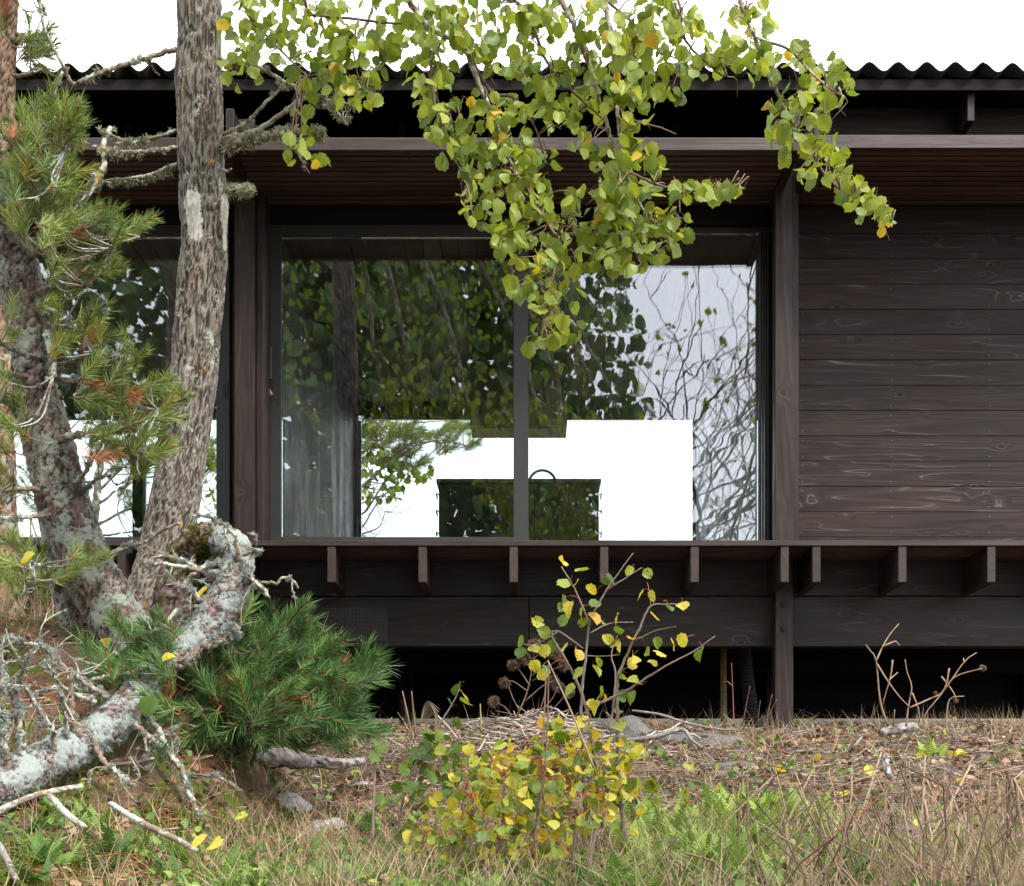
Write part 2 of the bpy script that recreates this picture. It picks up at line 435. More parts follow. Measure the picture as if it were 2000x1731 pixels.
# roof: eave board, rafters, corrugated sheets
roof = box('roof', XL-.3, XR+.3, 9.45, 9.49, 4.497, 4.567, M['black'], house, .003)
box('soffit', XL-.3, XR+.3, 9.50, 14.8, 4.545, 4.56, M['black'], roof, 0)
for x in [2.74+.9*i for i in range(-9, 3)]:
    box('rafter', x, x+.045, 9.50 if x > 1.7 else 10.0, 14.6, 4.33, 4.54, M['post'] if x > 1.7 else M['black'], roof, .003)  # left rafters coloured near black in place of the shade under the roof
nw, pit = 6, .177
x = 2.105-pit*44
si = 0
while x < XR+.3:
    m = nw*10
    xs = np.linspace(0, nw*pit, m+1)
    zt = 4.6175+.0285*np.cos(2*np.pi*xs/pit)+(.0035 if si % 2 else 0)
    V, F = [], []
    for (yy, dz) in ((9.40+random.uniform(-.006, .006), 0), (14.9, .32)):
        for th in (0, -.0065):
            V += [(x+a, yy, EYE+b+dz+th) for a, b in zip(xs, zt)]
    n1 = m+1
    for i in range(m):
        F += [(i, i+1, n1+i+1, n1+i), (i, 2*n1+i, 2*n1+i+1, i+1), (n1+i, n1+i+1, 3*n1+i+1, 3*n1+i), (2*n1+i, 3*n1+i, 3*n1+i+1, 2*n1+i+1)]
    F += [(0, n1, 3*n1, 2*n1), (m, 2*n1+m, 3*n1+m, n1+m)]
    mesh_np('corrugated_sheet', V, F, M['roof'], roof, None, True)
    x += nw*pit; si += 1

# windows -------------------------------------------------------------
def rect_frame(name, x0, x1, z0, z1, y0, y1, l, r, b, t, mat, parent):
    lst = []
    if l: lst.append((x0, x0+l, y0, y1, z0, z1))
    if r: lst.append((x1-r, x1, y0, y1, z0, z1))
    xa, xb = x0+l+.0005, x1-r-.0005
    if b: lst.append((xa, xb, y0, y1, z0, z0+b))
    if t: lst.append((xa, xb, y0, y1, z1-t, z1))
    return boxes(name, lst, mat, parent)

def stadium(name, xc, zc, w, h, y0, y1, mat, parent, n=8):
    bm = bmesh.new(); r = w/2; pr = []
    for i in range(n+1): pr.append((xc+r*math.cos(math.pi*i/n), zc+h/2-r+r*math.sin(math.pi*i/n)))
    for i in range(n+1): pr.append((xc-r*math.cos(math.pi*i/n), zc-h/2+r-r*math.sin(math.pi*i/n)))
    a = [bm.verts.new((p[0], y0, EYE+p[1])) for p in pr]; b = [bm.verts.new((p[0], y1, EYE+p[1])) for p in pr]
    bm.faces.new(a); bm.faces.new(b[::-1])
    for i in range(len(pr)): bm.faces.new((a[i], a[(i+1) % len(pr)], b[(i+1) % len(pr)], b[i]))
    return bm_obj(name, bm, mat, parent)

GS = 9.745/9.645            # the glazing stands 0.1 m back in its opening
def ybox(name, x0, x1, y0, y1, z0, z1, mat, parent, bev): return box(name, x0*GS, x1*GS, y0+.1, y1+.1, z0*GS, z1*GS, mat, parent, bev)
def yframe(name, x0, x1, z0, z1, y0, y1, l, r, b, t, mat, parent): return rect_frame(name, x0*GS, x1*GS, z0*GS, z1*GS, y0+.1, y1+.1, l, r, b, t, mat, parent)
def ystad(name, xc, zc, w, h, y0, y1, mat, parent): return stadium(name, xc*GS, zc*GS, w, h, y0+.1, y1+.1, mat, parent)
win = yframe('sliding_window', -1.698, 1.545, ZD+.002, 3.742, 9.70, 9.80, .025, .04, .09, .03, M['frame'], house)
yframe('sash', -1.668, -.002, ZD+.05, 3.738, 9.645, 9.699, .098, .097, .088, .072, M['frame'], win)
boxes('track_profile', [(a*GS, b*GS, c+.1, 9.799, ZD+.1, 3.74) for a, b, c in ((1.462, 1.476, 9.66), (1.482, 1.492, 9.655), (1.498, 1.508, 9.65), (1.512, 1.523, 9.645))], M['frame'], win, .001)
ybox('pane', -1.569, -.1, 9.664, 9.684, ZD+.139, 3.665, M['glassA'], win, 0)
ybox('pane', .001, 1.4615, 9.718, 9.742, ZD+.092, 3.711, M['glassB'], win, 0)
hx = (530-VX)/FPX*9.64
hb = ystad('handle', hx, 2.70, .031, .165, 9.634, 9.6445, M['blackmetal'], win)
ybox('handle_lever', hx-.012, hx+.007, 9.606, 9.632, 2.745, 2.955, M['blackmetal'], hb, .006)
ybox('handle_neck', hx-.008, hx+.003, 9.626, 9.636, 2.735, 2.765, M['blackmetal'], hb, .001)
ystad('lock_cylinder', hx+.003, 2.66, .0135, .028, 9.622, 9.6335, M['brass'], hb)
ybox('key', hx-.003, hx+.001, 9.598, 9.6215, 2.655, 2.682, M['brass'], hb, .001)

win2 = yframe('sliding_window', -5.12, -1.872, ZD+.002, 3.742, 9.70, 9.745, .04, .03, .09, .03, M['frame'], house)
yframe('sash', -3.55, -1.898, ZD+.05, 3.738, 9.645, 9.699, .09, .086, .088, .072, M['frame'], win2)
ybox('pane', -3.459, -1.985, 9.664, 9.684, ZD+.139, 3.665, M['glassA'], win2, 0)
ybox('pane', -5.079, -3.552, 9.712, 9.736, ZD+.093, 3.711, M['glassB'], win2, 0)
fp = ystad('finger_pull', (439-VX)/FPX*9.64, 2.687, .034, .105, 9.638, 9.6445, M['blackmetal'], win2)
ystad('pull_recess', (439-VX)/FPX*9.64, 2.687, .02, .085, 9.636, 9.6379, M['gasket'], fp)

# rooms behind the glass ---------------------------------------------
box('ceiling', XL, XR, 9.92, DR-.01, ZC+.02, ZC+.06, M['black'], house, 0)
ceil = [o for o in house.children if o.name.startswith('ceiling')][0]
xx = XL+.05
while xx < 1.55:
    box('ceiling_board', xx, xx+.118, 9.915, DR-.012, ZC, ZC+.018, M['ceil'], ceil, .003)
    xx += .121
box('room_floor', XL, 1.70, 9.92, DR-.01, ZD-.03, ZD-.005, M['floor'], house, 0)
pw = box('partition_wall', -1.86, -1.64, 9.93, DR-.01, ZD, ZC-.002, M['black'], house, 0)
for (ya, yb) in ((9.935, 10.99), (11.0, 12.47)):
    box('wall_panel', -1.638, -1.617, ya, yb, ZD, ZC-.004, M['panel'], pw, .003)
box('wall_panel', -1.638, -1.625, 12.475, DR-.012, ZD, ZC-.004, M['darkwall'], pw, .002)
for i in range(3):
    box('wall_panel', -1.885, -1.862, 9.935+i*1.41, 9.935+i*1.41+1.40, ZD, ZC-.004, M['darkwall'], pw, .003)
pr_ = box('partition_wall', 1.57, 1.68, 9.93, DR-.01, ZD, ZC-.002, M['black'], house, 0)
for (ya, yb) in ((9.935, 10.6), (10.605, 11.6), (11.605, 12.9)):
    box('wall_panel', 1.55, 1.568, ya, yb, ZD, ZC-.004, M['panel'], pr_, .003)
box('wall_panel', 1.553, 1.568, 12.905, DR-.012, ZD, ZC-.004, M['darkwall'], pr_, .003)
box('end_wall', XL-.05, XL, 9.75, DR+.08, 1.3, 4.6, M['black'], house, 0)
box('end_wall', XR, XR+.05, 9.78, DR+.08, 1.3, 4.6, M['black'], house, 0)
# rear wall with its two openings
box('rear_wall', XL, XR, DR, DR+.08, 3.71, 4.6, M['darkwall'], house, 0)
box('rear_wall', 1.545, XR, DR, DR+.08, 1.402, 3.708, M['darkwall'], house, 0)
box('rear_wall', -2.12, -1.60, DR, DR+.08, 1.402, 3.708, M['darkwall'], house, 0)
box('rear_wall', XL, -5.3, DR, DR+.08, 1.402, 3.708, M['darkwall'], house, 0)
rw = rect_frame('rear_window', -1.598, 1.543, ZD, 3.706, DR+.01, DR+.07, .03, .012, .05, .014, M['frame'], house)
box('pane', -1.566, 1.53, DR+.03, DR+.05, ZD+.052, 3.69, M['glassC'], rw, 0)
rw2 = rect_frame('rear_window', -5.298, -2.122, ZD, 3.706, DR+.01, DR+.07, .03, .05, .05, .014, M['frame'], house)
box('pane', -5.266, -2.174, DR+.03, DR+.05, ZD+.052, 3.69, M['glassC'], rw2, 0)
xm = (272-VX)/FPX*DR
box('mullion', xm-.05, xm+.04, DR-.06, DR+.006, ZD, 3.705, M['gasket'], rw2, .003)
box('mullion', xm+.046, xm+.068, DR-.05, DR+.005, ZD, 3.70, plain('white painted edge', (.7, .7, .7), .4), rw2, .003)

# kitchen island, faucet, hood
isl = tag(empty('kitchen_island', (-.08, 12.0, EYE+ZD)), 'dark kitchen island standing in front of the bright rear window', 'kitchen island')
def in_parent(o, p):
    o.data.transform(Matrix.Translation(-Vector(p.location))); o.parent = p; return o
in_parent(box('cabinet', -.695, .540, 11.72, 12.33, ZD+.005, 2.545, M['darkwall'], None, .003), isl)
in_parent(box('countertop', -.712, .556, 11.70, 12.35, 2.547, 2.580, M['blackmetal'], None, .003), isl)
for sx, x in ((-1, -.697), (1, .542)):
    for z in (2.47, 2.34, 2.17):
        in_parent(boxes('pull_handle', [(x+min(0, sx*.02), x+max(0, sx*.02), 11.745, 11.76, z-.004, z+.004), (x+(sx*.016 if sx > 0 else sx*.022), x+(sx*.022 if sx > 0 else sx*.016), 11.74, 11.9, z-.014, z+.014)], M['blackmetal'], None, .001), isl)
ang = np.linspace(0, math.pi*.98, 22)
path = np.array([(.0, 12.02, 2.58)] + [(.106-.106*math.cos(t), 12.02, 2.61+.106*math.sin(t)) for t in ang]); path[:, 2] += EYE
V, F, uv = tube_tri(path, np.full(len(path), .0105), 10)
fc = mesh_np('faucet', V, F, M['steel'], None, None, True); in_parent(fc, isl)
hood = tag(empty('range_hood', (-.08, 11.9, EYE+2.99)), 'olive brown box shaped range hood hanging above the dark kitchen island', 'range hood')
M['hood'] = plain('bronze sheet metal', (.15, .125, .075), .35, .5, .6, .12, 6, .02)
in_parent(box('hood_body', -.453, .295, 11.70, 12.10, 2.99, ZC-.003, M['hood'], None, .003), hood)
in_parent(box('filter', -.40, -.10, 11.76, 12.04, 2.984, 2.9895, M['steel'], None, .001), hood)
in_parent(box('filter', -.06, .24, 11.76, 12.04, 2.984, 2.9895, M['steel'], None, .001), hood)
for x in (-.43, .265):
    in_parent(box('switch', x-.006, x+.006, 11.85, 11.862, 2.98, 2.9895, M['blackmetal'], None, .001), hood)

# service pipes under the floor
def ribbed(name, pts, r, mat, label):
    pth, rd = resample(pts, [r]*len(pts), .006)
    rd = rd*(1+.10*np.sin(np.arange(len(rd))*np.pi/2))
    V, F, uv = tube_tri(pth, rd, 12)
    return tag(mesh_np(name, V, F, mat, None, None, True), label, 'pipe')
ribbed('conduit_pipe', [P(1413, 1255, 10.6), P(1413, 1330, 10.6), P(1414, 1425, 10.6), P(1416, 1470, 10.6)], .022, plain('ochre plastic', (.16, .115, .03), .5), 'ochre ribbed conduit pipe standing under the house left of the post')
ribbed('drain_pipe', [P(1452, 1255, 10.9), P(1458, 1320, 10.9), P(1466, 1380, 10.9), P(1472, 1470, 10.9)], .05, plain('black ribbed plastic', (.012, .012, .013), .45), 'black ribbed drain pipe curving down under the house by the post')
# ------------------------------------------------------------------ ground
def smooth(a, b, x):
    t = np.clip((x-a)/(b-a), 0, 1); return t*t*(3-2*t)
GD = [-60, -25, -8, 0, 3, 4.5, 5.5, 6.5, 7, 8, 9.5, 11, 14, 15, 18, 26, 45, 120, 600]
GZ = [-4, -2.6, -2.0, -1.5, -.62, -.27, -.18, -.06, .05, .26, .53, .60, .80, .91, 1.15, 1.3, .3, -9, -9]
BD = [3.8, 4.7, 5.1, 5.45, 5.84, 6.12, 6.4, 6.65, 7.6, 9.0, 10.2]; BZ = [0, .08, .12, .18, .32, .52, .82, 1, 1, .3, 0]
def ground_z(x, d, rough=True):
    """height of the ground above the eye level at (x, d)"""
    x = np.asarray(x, float); d = np.asarray(d, float)
    b = np.interp(d, GD, GZ)
    a = smooth(-.98, -1.72, x)
    z = b + a*np.interp(d, BD, BZ)*np.maximum(0, .86-b)
    z = z + .10*np.exp(-((x-.12)/.42)**2-((d-8.7)/.5)**2)         # brushwood heap
    if rough:
        z = z + .022*np.sin(x*5.1+d*2.3)*np.sin(d*4.3-x*1.7) + .012*np.sin(x*13.1+1.3*d)*np.sin(d*11.7+.5)
    return z
def G(x, d, dz=0.0): return Vector((x, d, EYE+float(ground_z(x, d))+dz))
def px2x(px, d): return (px-VX)/FPX*d

gx = np.unique(np.concatenate([np.linspace(-600, -40, 14), np.linspace(-40, -6, 35), np.arange(-6, 6.01, .05), np.linspace(6, 40, 35), np.linspace(40, 600, 14)]))
gy = np.unique(np.concatenate([np.linspace(-60, 2, 40), np.arange(2, 12.01, .05), np.linspace(12, 40, 70), np.linspace(40, 600, 20)]))
XX, YY = np.meshgrid(gx, gy, indexing='ij')
ZZ = ground_z(XX, YY)
near = (np.abs(XX) < 6.1) & (YY > 1.9) & (YY < 12.1)
hh = np.zeros_like(ZZ)
idx = np.argwhere(near)
for i, j in idx:
    v = Vector((XX[i, j]*4, YY[i, j]*4, 0))
    hh[i, j] = mnoise.fractal(v, .9, 2.1, 4)
ZZ = ZZ + hh*.022
nx_, ny_ = len(gx), len(gy)
V = np.stack([XX, YY, ZZ+EYE], -1).reshape(-1, 3)
I = (np.arange(nx_-1)[:, None]*ny_+np.arange(ny_-1)[None, :]).ravel()
F = np.stack([I, I+ny_, I+ny_+1, I+1], -1)
moss = smooth(-.6, -1.3, XX)*smooth(7.3, 6.6, YY)
gm = Mat('forest floor')
o_ = gm.n('TexCoord').outputs['Object']
n1 = gm.noise(o_, 3.2, 5, .6); n2 = gm.noise(o_, 38, 5, .7); n3 = gm.noise(o_, 9, 4, .6); n4 = gm.noise(o_, 1.3, 3, .6)
c = gm.mix(n2, (.024, .015, .011), (.15, .10, .068))
c = gm.mix(gm.ramp(n3, [(.52, 0.0), (.62, 1.0)]), c, gm.mix(n2, (.06, .038, .022), (.24, .17, .11)))
need = gm.math('MULTIPLY', gm.attr('rnd'), gm.ramp(n1, [(.5, 0.0), (.6, .8)]))
c = gm.mix(need, c, gm.mix(n2, (.05, .018, .010), (.17, .066, .034)))
mo = gm.math('MULTIPLY', gm.math('ADD', gm.math('MULTIPLY', gm.attr('rnd'), .75), .25), gm.ramp(gm.noise(o_, 4.4, 4, .6), [(.50, 0.0), (.58, 1.0)]))
c = gm.mix(mo, c, gm.mix(n2, (.018, .022, .004), (.10, .115, .018)))
M['ground'] = gm.done(gm.principled(c, .9, gm.bump(gm.math('ADD', n2, n3), .9, .02), .2))
gr = mesh_np('ground', V, F, M['ground'], None, {'rnd': moss.ravel()}, True); tag(gr, kind='structure')

# ------------------------------------------------------------------ plant materials
def leaf_mat(name, stops, spots=0.0, trans=.42, rough=.42, spec=.35, petiole=False):
    g = Mat(name)
    r = g.attr('rnd'); lc = g.attr('lc', 'Vector')
    sp = g.n('SeparateXYZ', Vector=lc)
    col = g.ramp(r, stops)
    w = g.n('CombineXYZ', X=sp.outputs[0], Y=sp.outputs[1], Z=g.math('MULTIPLY', r, 71.0)).outputs[0]
    nn = g.noise(w, 3.0, 3, .6)
    col = g.mix(g.math('MULTIPLY', nn, .5), col, g.mix(1.0, col, (.55, .62, .4), 'MULTIPLY'))
    # pale midrib and side veins
    ax = g.math('ABSOLUTE', sp.outputs[0])
    mid = g.ramp(ax, [(.0, 1.0), (.03, 0.0)])
    vy = g.math('FRACT', g.math('MULTIPLY', g.math('SUBTRACT', sp.outputs[1], g.math('MULTIPLY', ax, .7)), 5.0))
    vein = g.ramp(vy, [(0.0, 1.0), (.09, 0.0)])
    vv = g.math('MAXIMUM', mid, g.math('MULTIPLY', vein, .45))
    col = g.mix(g.math('MULTIPLY', vv, .4), col, g.mix(1.0, col, (1.6, 1.5, 1.7), 'MULTIPLY'))
    if spots:
        s1 = g.ramp(g.noise(w, 5.5, 2, .5), [(.62, 0.0), (.68, 1.0)])
        on = g.ramp(g.math('FRACT', g.math('MULTIPLY', r, 13.7)), [(1-spots-.02, 0.0), (1-spots, 1.0)])
        col = g.mix(g.math('MULTIPLY', s1, on), col, (.10, .045, .015))
    bmp = g.bump(g.math('ADD', nn, g.math('MULTIPLY', vv, -.6)), .25, .004)
    ps = g.principled(col, rough, bmp, spec)
    tl = g.n('BsdfTranslucent', Color=g.mix(1.0, col, (1.25, 1.15, .5), 'MULTIPLY')).outputs[0]
    return g.done(g.n('MixShader', Fac=trans, i1=ps, i2=tl).outputs[0])

def simple_rnd(name, stops, rough=.7, spec=.2, trans=0.0, nscale=0.0):
    g = Mat(name); col = g.ramp(g.attr('rnd'), stops)
    if nscale:
        col = g.mix(g.noise(g.n('TexCoord').outputs['Object'], nscale, 3), g.mix(1.0, col, (.5, .5, .5), 'MULTIPLY'), g.mix(1.0, col, (1.3, 1.3, 1.3), 'MULTIPLY'))
    sh = g.principled(col, rough, None, spec)
    if trans:
        sh = g.n('MixShader', Fac=trans, i1=sh, i2=g.n('BsdfTranslucent', Color=col).outputs[0]).outputs[0]
    return g.done(sh)

M['leaf'] = leaf_mat('aspen leaf', [(0, (.085, .145, .030)), (.3, (.175, .24, .042)), (.6, (.26, .315, .054)), (.88, (.35, .39, .075)), (.93, (.38, .37, .05)), (.955, (.60, .43, .045)), (1, (.5, .33, .05))], .06, .48)
M['leaf_y'] = leaf_mat('yellowing sapling leaf', [(0, (.07, .13, .03)), (.22, (.14, .21, .035)), (.40, (.30, .35, .05)), (.58, (.50, .46, .06)), (.80, (.62, .50, .06)), (.95, (.60, .36, .04)), (1, (.40, .2, .05))], .55, .4)
M['leaf_g'] = leaf_mat('green sapling leaf', [(0, (.06, .115, .025)), (.6, (.13, .20, .035)), (.82, (.24, .28, .04)), (1, (.52, .40, .04))], .25, .4)
M['petiole'] = simple_rnd('leaf stalk', [(0, (.30, .20, .06)), (1, (.38, .2, .07))], .5)
M['petiole_r'] = simple_rnd('red leaf stalk', [(0, (.30, .07, .04)), (1, (.32, .12, .05))], .5)
M['needle'] = simple_rnd('light pine needle', [(0, (.06, .105, .024)), (.45, (.14, .20, .040)), (.85, (.24, .29, .06)), (.93, (.30, .27, .05)), (.95, (.33, .12, .04)), (1, (.30, .11, .05))], .45, .35, .25)
M['needle_d'] = simple_rnd('deep green pine needle', [(0, (.035, .08, .024)), (.5, (.075, .155, .042)), (.9, (.14, .24, .055)), (.955, (.18, .26, .06)), (.97, (.26, .10, .035)), (1, (.22, .085, .035))], .45, .35, .25)
M['bud'] = simple_rnd('pine bud', [(0, (.12, .035, .025)), (1, (.22, .09, .05))], .7)
M['lichen'] = simple_rnd('grey green lichen', [(0, (.15, .18, .155)), (.5, (.28, .315, .28)), (1, (.43, .465, .425))], .9, .1, .15)
M['lichen_y'] = simple_rnd('yellow grey beard lichen', [(0, (.20, .20, .12)), (.5, (.36, .36, .24)), (1, (.50, .49, .36))], .9, .1, .15)
M['moss'] = simple_rnd('moss', [(0, (.035, .045, .007)), (.5, (.11, .12, .017)), (1, (.23, .22, .035))], .9, .1, .2)
M['straw'] = simple_rnd('dry grass', [(0, (.18, .12, .065)), (.5, (.34, .25, .15)), (1, (.54, .43, .29))], .7, .2, .2)
M['grass'] = simple_rnd('green grass', [(0, (.055, .085, .018)), (.5, (.12, .165, .034)), (1, (.25, .26, .065))], .6, .25, .3)
M['fern'] = simple_rnd('fern frond', [(0, (.05, .11, .024)), (.5, (.12, .22, .036)), (1, (.27, .36, .055))], .5, .3, .35)
M['litter'] = simple_rnd('dead leaf litter', [(0, (.08, .036, .02)), (.4, (.20, .10, .058)), (.7, (.33, .20, .13)), (.9, (.42, .31, .22)), (1, (.5, .38, .1))], .8, .15, .15)
M['redneedle'] = simple_rnd('fallen pine needle', [(0, (.13, .045, .02)), (.6, (.27, .105, .045)), (1, (.40, .2, .09))], .7)
M['twig'] = simple_rnd('dry twig', [(0, (.07, .05, .038)), (.5, (.20, .155, .12)), (.8, (.36, .30, .25)), (1, (.54, .49, .44))], .8, .2, 0, 60)
M['stalk'] = simple_rnd('dead stalk', [(0, (.075, .05, .038)), (.4, (.17, .115, .08)), (.75, (.28, .19, .125)), (1, (.40, .29, .19))], .75, .2, 0, 50)

def bark(name, crack, mid, ridge, lichen_amt, lichen_col, orange=0.0, mossy=0.0, hscale=1.0):
    """bark coloured by its own relief (lc.z), with lichen crusts; rnd marks a bare pale patch"""
    g = Mat(name)
    o = g.n('TexCoord').outputs['Object']
    sp = g.n('SeparateXYZ', Vector=g.attr('lc', 'Vector'))
    st = g.n('Mapping', Vector=o, Scale=(1, 1, .28)).outputs[0]
    h = g.math('ADD', sp.outputs[2], g.math('MULTIPLY', g.math('SUBTRACT', g.noise(st, 120*hscale, 4, .7), .5), .55))
    col = g.ramp(h, [(.12, crack), (.45, mid), (.85, ridge)])
    col = g.mix(g.math('MULTIPLY', g.ramp(g.noise(st, 22, 3), [(.5, 0.0), (.62, 1.0)]), .12 if orange > .5 else .3), col, (.20, .115, .09))
    ln = g.math('ADD', g.noise(o, 11, 4, .65), g.math('MULTIPLY', g.math('SUBTRACT', g.noise(o, 70, 4, .7), .5), .5))
    lm = g.ramp(ln, [(.66-lichen_amt*.3, 0.0), (.72-lichen_amt*.3, 1.0)])
    lcol = g.mix(g.noise(o, 160, 3, .7), tuple(x*.55 for x in lichen_col), tuple(min(1, x*1.3) for x in lichen_col))
    col = g.mix(g.math('MULTIPLY', lm, .9), col, lcol)
    if orange:
        om = g.math('ADD', g.noise(o, 16, 3, .6), g.math('MULTIPLY', g.noise(o, 60, 2), .25))
        col = g.mix(g.ramp(om, [(.79, 0.0), (.82, 1.0)]), col, (.42, .20, .035))
    if mossy:
        mm = g.ramp(g.math('ADD', g.noise(o, 9, 4, .6), g.math('MULTIPLY', sp.outputs[0], -mossy)), [(.5, 0.0), (.6, 1.0)])
        col = g.mix(mm, col, g.mix(g.noise(o, 90, 3), (.035, .035, .008), (.12, .11, .025)))
    pt = g.ramp(g.math('ADD', g.attr('rnd'), g.math('MULTIPLY', g.math('SUBTRACT', g.noise(o, 38, 5, .75), .5), .8)), [(.44, 0.0), (.52, .9)])
    col = g.mix(pt, col, g.mix(g.math('MULTIPLY', g.noise(o, 90, 4, .7), g.math('ADD', sp.outputs[2], .4)), (.34, .32, .275), (.74, .71, .64)))
    b = g.bump(g.math('ADD', g.noise(st, 150*hscale, 4, .7), g.math('MULTIPLY', lm, .4)), .7, .005)
    return g.done(g.principled(col, .9, b, .15))
M['aspen'] = bark('aspen bark', (.034, .028, .023), (.100, .086, .072), (.235, .215, .185), .16, (.40, .40, .34), .9, 0.0)
M['pine'] = bark('pine bark with lichen', (.028, .020, .017), (.105, .078, .066), (.19, .15, .13), .55, (.235, .265, .225))
M['oldpine'] = bark('lichen crusted pine bark', (.03, .022, .019), (.11, .085, .077), (.20, .165, .155), .72, (.25, .28, .26))
M['rootbark'] = bark('pine bark with moss', (.03, .02, .017), (.15, .10, .09), (.26, .19, .18), .1, (.34, .39, .34), 0, .05)
M['orangepine'] = bark('upper pine bark', (.05, .03, .02), (.20, .13, .09), (.34, .23, .15), .25, (.36, .36, .28), 1.0)
M['branch'] = bark('lichen grown branch', (.05, .038, .03), (.16, .12, .09), (.27, .22, .18), .55, (.40, .43, .36), .3)
M['twigbark'] = bark('young twig bark', (.05, .035, .025), (.14, .10, .07), (.22, .17, .13), .15, (.36, .38, .3))
M['sapbark'] = bark('sapling bark', (.06, .045, .04), (.16, .125, .105), (.26, .22, .19), .1, (.3, .3, .25))
M['deadwood'] = bark('weathered grey wood', (.05, .042, .038), (.17, .152, .14), (.32, .30, .285), .15, (.45, .46, .42))

# ------------------------------------------------------------------ shapes of small plant pieces
def leaf_proto(seed, n=20, pet=.30, simple=False):
    r = np.random.default_rng(seed)
    if simple: n = 8
    th = np.linspace(0, 2*np.pi, n, endpoint=False)-np.pi/2
    rad = .5*(1+(.062 if not simple else 0)*np.where(np.arange(n) % 2 == 0, 1, -1)+.04*r.standard_normal(n))
    wx = r.uniform(.86, 1.04)
    x = rad*np.cos(th)*wx; y = rad*np.sin(th)
    y = y+.06*np.exp(-((th-np.pi/2)/.18)**2)          # short pointed tip
    y = np.where(y < -.42, -.42+(y+.42)*.3, y)
    y = y+.44
    fold, curl, tw = r.uniform(.05, .6), r.uniform(-.8, .5), r.uniform(-.7, .7)
    def zf(x, y): return fold*np.abs(x)+curl*(y*y)*.6+tw*x*(y-.4)+.05*np.sin(7*x+3*y+seed)
    if simple:
        X = np.concatenate([[0], x]); Y = np.concatenate([[.42], y])
        V = np.stack([X, Y, zf(X, Y)], -1)
        F = np.array([[0, i+1, (i+1) % n+1] for i in range(n)])
        return V, F, V.copy(), np.zeros(len(F), int)
    m = n//2
    xi = .5*x[::2]; yi = .44+(y[::2]-.44)*.5
    X = np.concatenate([[0], xi, x]); Y = np.concatenate([[.44], yi, y])
    V = np.stack([X, Y, zf(X, Y)], -1)
    F = []
    for i in range(m):
        i2 = (i+1) % m
        F.append([0, 1+i, 1+i2])
        a, b, c_ = 1+m+2*i, 1+m+2*i+1, 1+m+(2*i+2) % n
        F += [[1+i, a, b], [1+i, b, 1+i2], [1+i2, b, c_]]
    LC = V.copy(); FM = [0]*len(F)
    # stalk: a thin ribbon curving back from the leaf base
    k = len(V); bend = r.uniform(.15, .5)*r.choice([-1, 1]); sb = r.uniform(-.2, .2)
    pv = []
    for t in np.linspace(0, 1, 4):
        c0 = np.array([sb*t*t, .02-pet*t, bend*t*t])
        pv += [c0+[-.013, 0, 0], c0+[.013, 0, .004]]
    V = np.vstack([V, pv]); LC = np.vstack([LC, np.array(pv)])
    for i in range(3):
        F += [[k+2*i, k+2*i+1, k+2*i+3], [k+2*i, k+2*i+3, k+2*i+2]]; FM += [1, 1]
    return V, np.array(F), LC, np.array(FM)
LEAVES = [leaf_proto(s) for s in range(9)]
LEAVES_LO = [leaf_proto(s+40, simple=True) for s in range(4)]
def leaf_top(proto): return proto[0][-2]           # free end of the stalk

def ribbon(n, length, width, bend, taper=True, seed=0):
    r = np.random.default_rng(seed); V, F = [], []
    for i in range(n+1):
        t = i/n; w = width*(1-t**1.6 if taper else 1)*.5+1e-4
        c0 = np.array([0, length*t*(1-.25*bend*t), bend*length*t*t])
        V += [c0+[-w, 0, 0], c0+[w, 0, 0]]
    for i in range(n): F += [[2*i, 2*i+1, 2*i+3], [2*i, 2*i+3, 2*i+2]]
    V = np.array(V); return V, np.array(F), V.copy(), np.zeros(2*n, int)
BLADES = [ribbon(4, 1, .022, b) for b in (.15, .35, .6, .9)]

def tuft_proto(seed, nn=88, L=.12, nl=.078, w=.0027):
    """a pine shoot: needles in pairs around a short stem, bud at the tip; local y along the shoot"""
    r = np.random.default_rng(seed); B = Bag()
    for i in range(nn):
        t = r.uniform(-.15, 1.0); a = r.uniform(0, 2*np.pi)
        op = r.uniform(.45, 1.05)*(1.05-.35*max(t, 0))
        d = np.array([np.cos(a)*np.sin(op), np.cos(op), np.sin(a)*np.sin(op)])
        side = np.cross(d, r.standard_normal(3)); side /= np.linalg.norm(side)
        l = nl*r.uniform(.7, 1.15); p0 = np.array([0, t*L, 0])+d*.004
        sag = np.array([0, .06, 0])*l/nl*.12*r.uniform(-.5, 2)
        p1 = p0+d*l*.55+sag*.4; p2 = p0+d*l+sag
        V = [p0-side*w*.5, p0+side*w*.5, p1-side*w*.55, p1+side*w*.55, p2]
        B.add(V, [[0, 1, 3], [0, 3, 2], [2, 3, 4]], 0)
    pth = np.array([[0, y, 0] for y in np.linspace(-.3*L, L, 4)])
    V, F, uv = tube_tri(pth, np.full(4, .0028), 4); B.add(V, F, 0, None, 1)
    pth = np.array([[0, L+y, 0] for y in (0, .006, .014, .02)])
    V, F, uv = tube_tri(pth, np.array([.004, .0062, .0045, .001]), 5); B.add(V, F, 0, None, 1)
    return np.vstack(B.V), np.vstack(B.F), np.vstack(B.L), np.concatenate(B.M)
TUFTS = [tuft_proto(s) for s in range(6)]

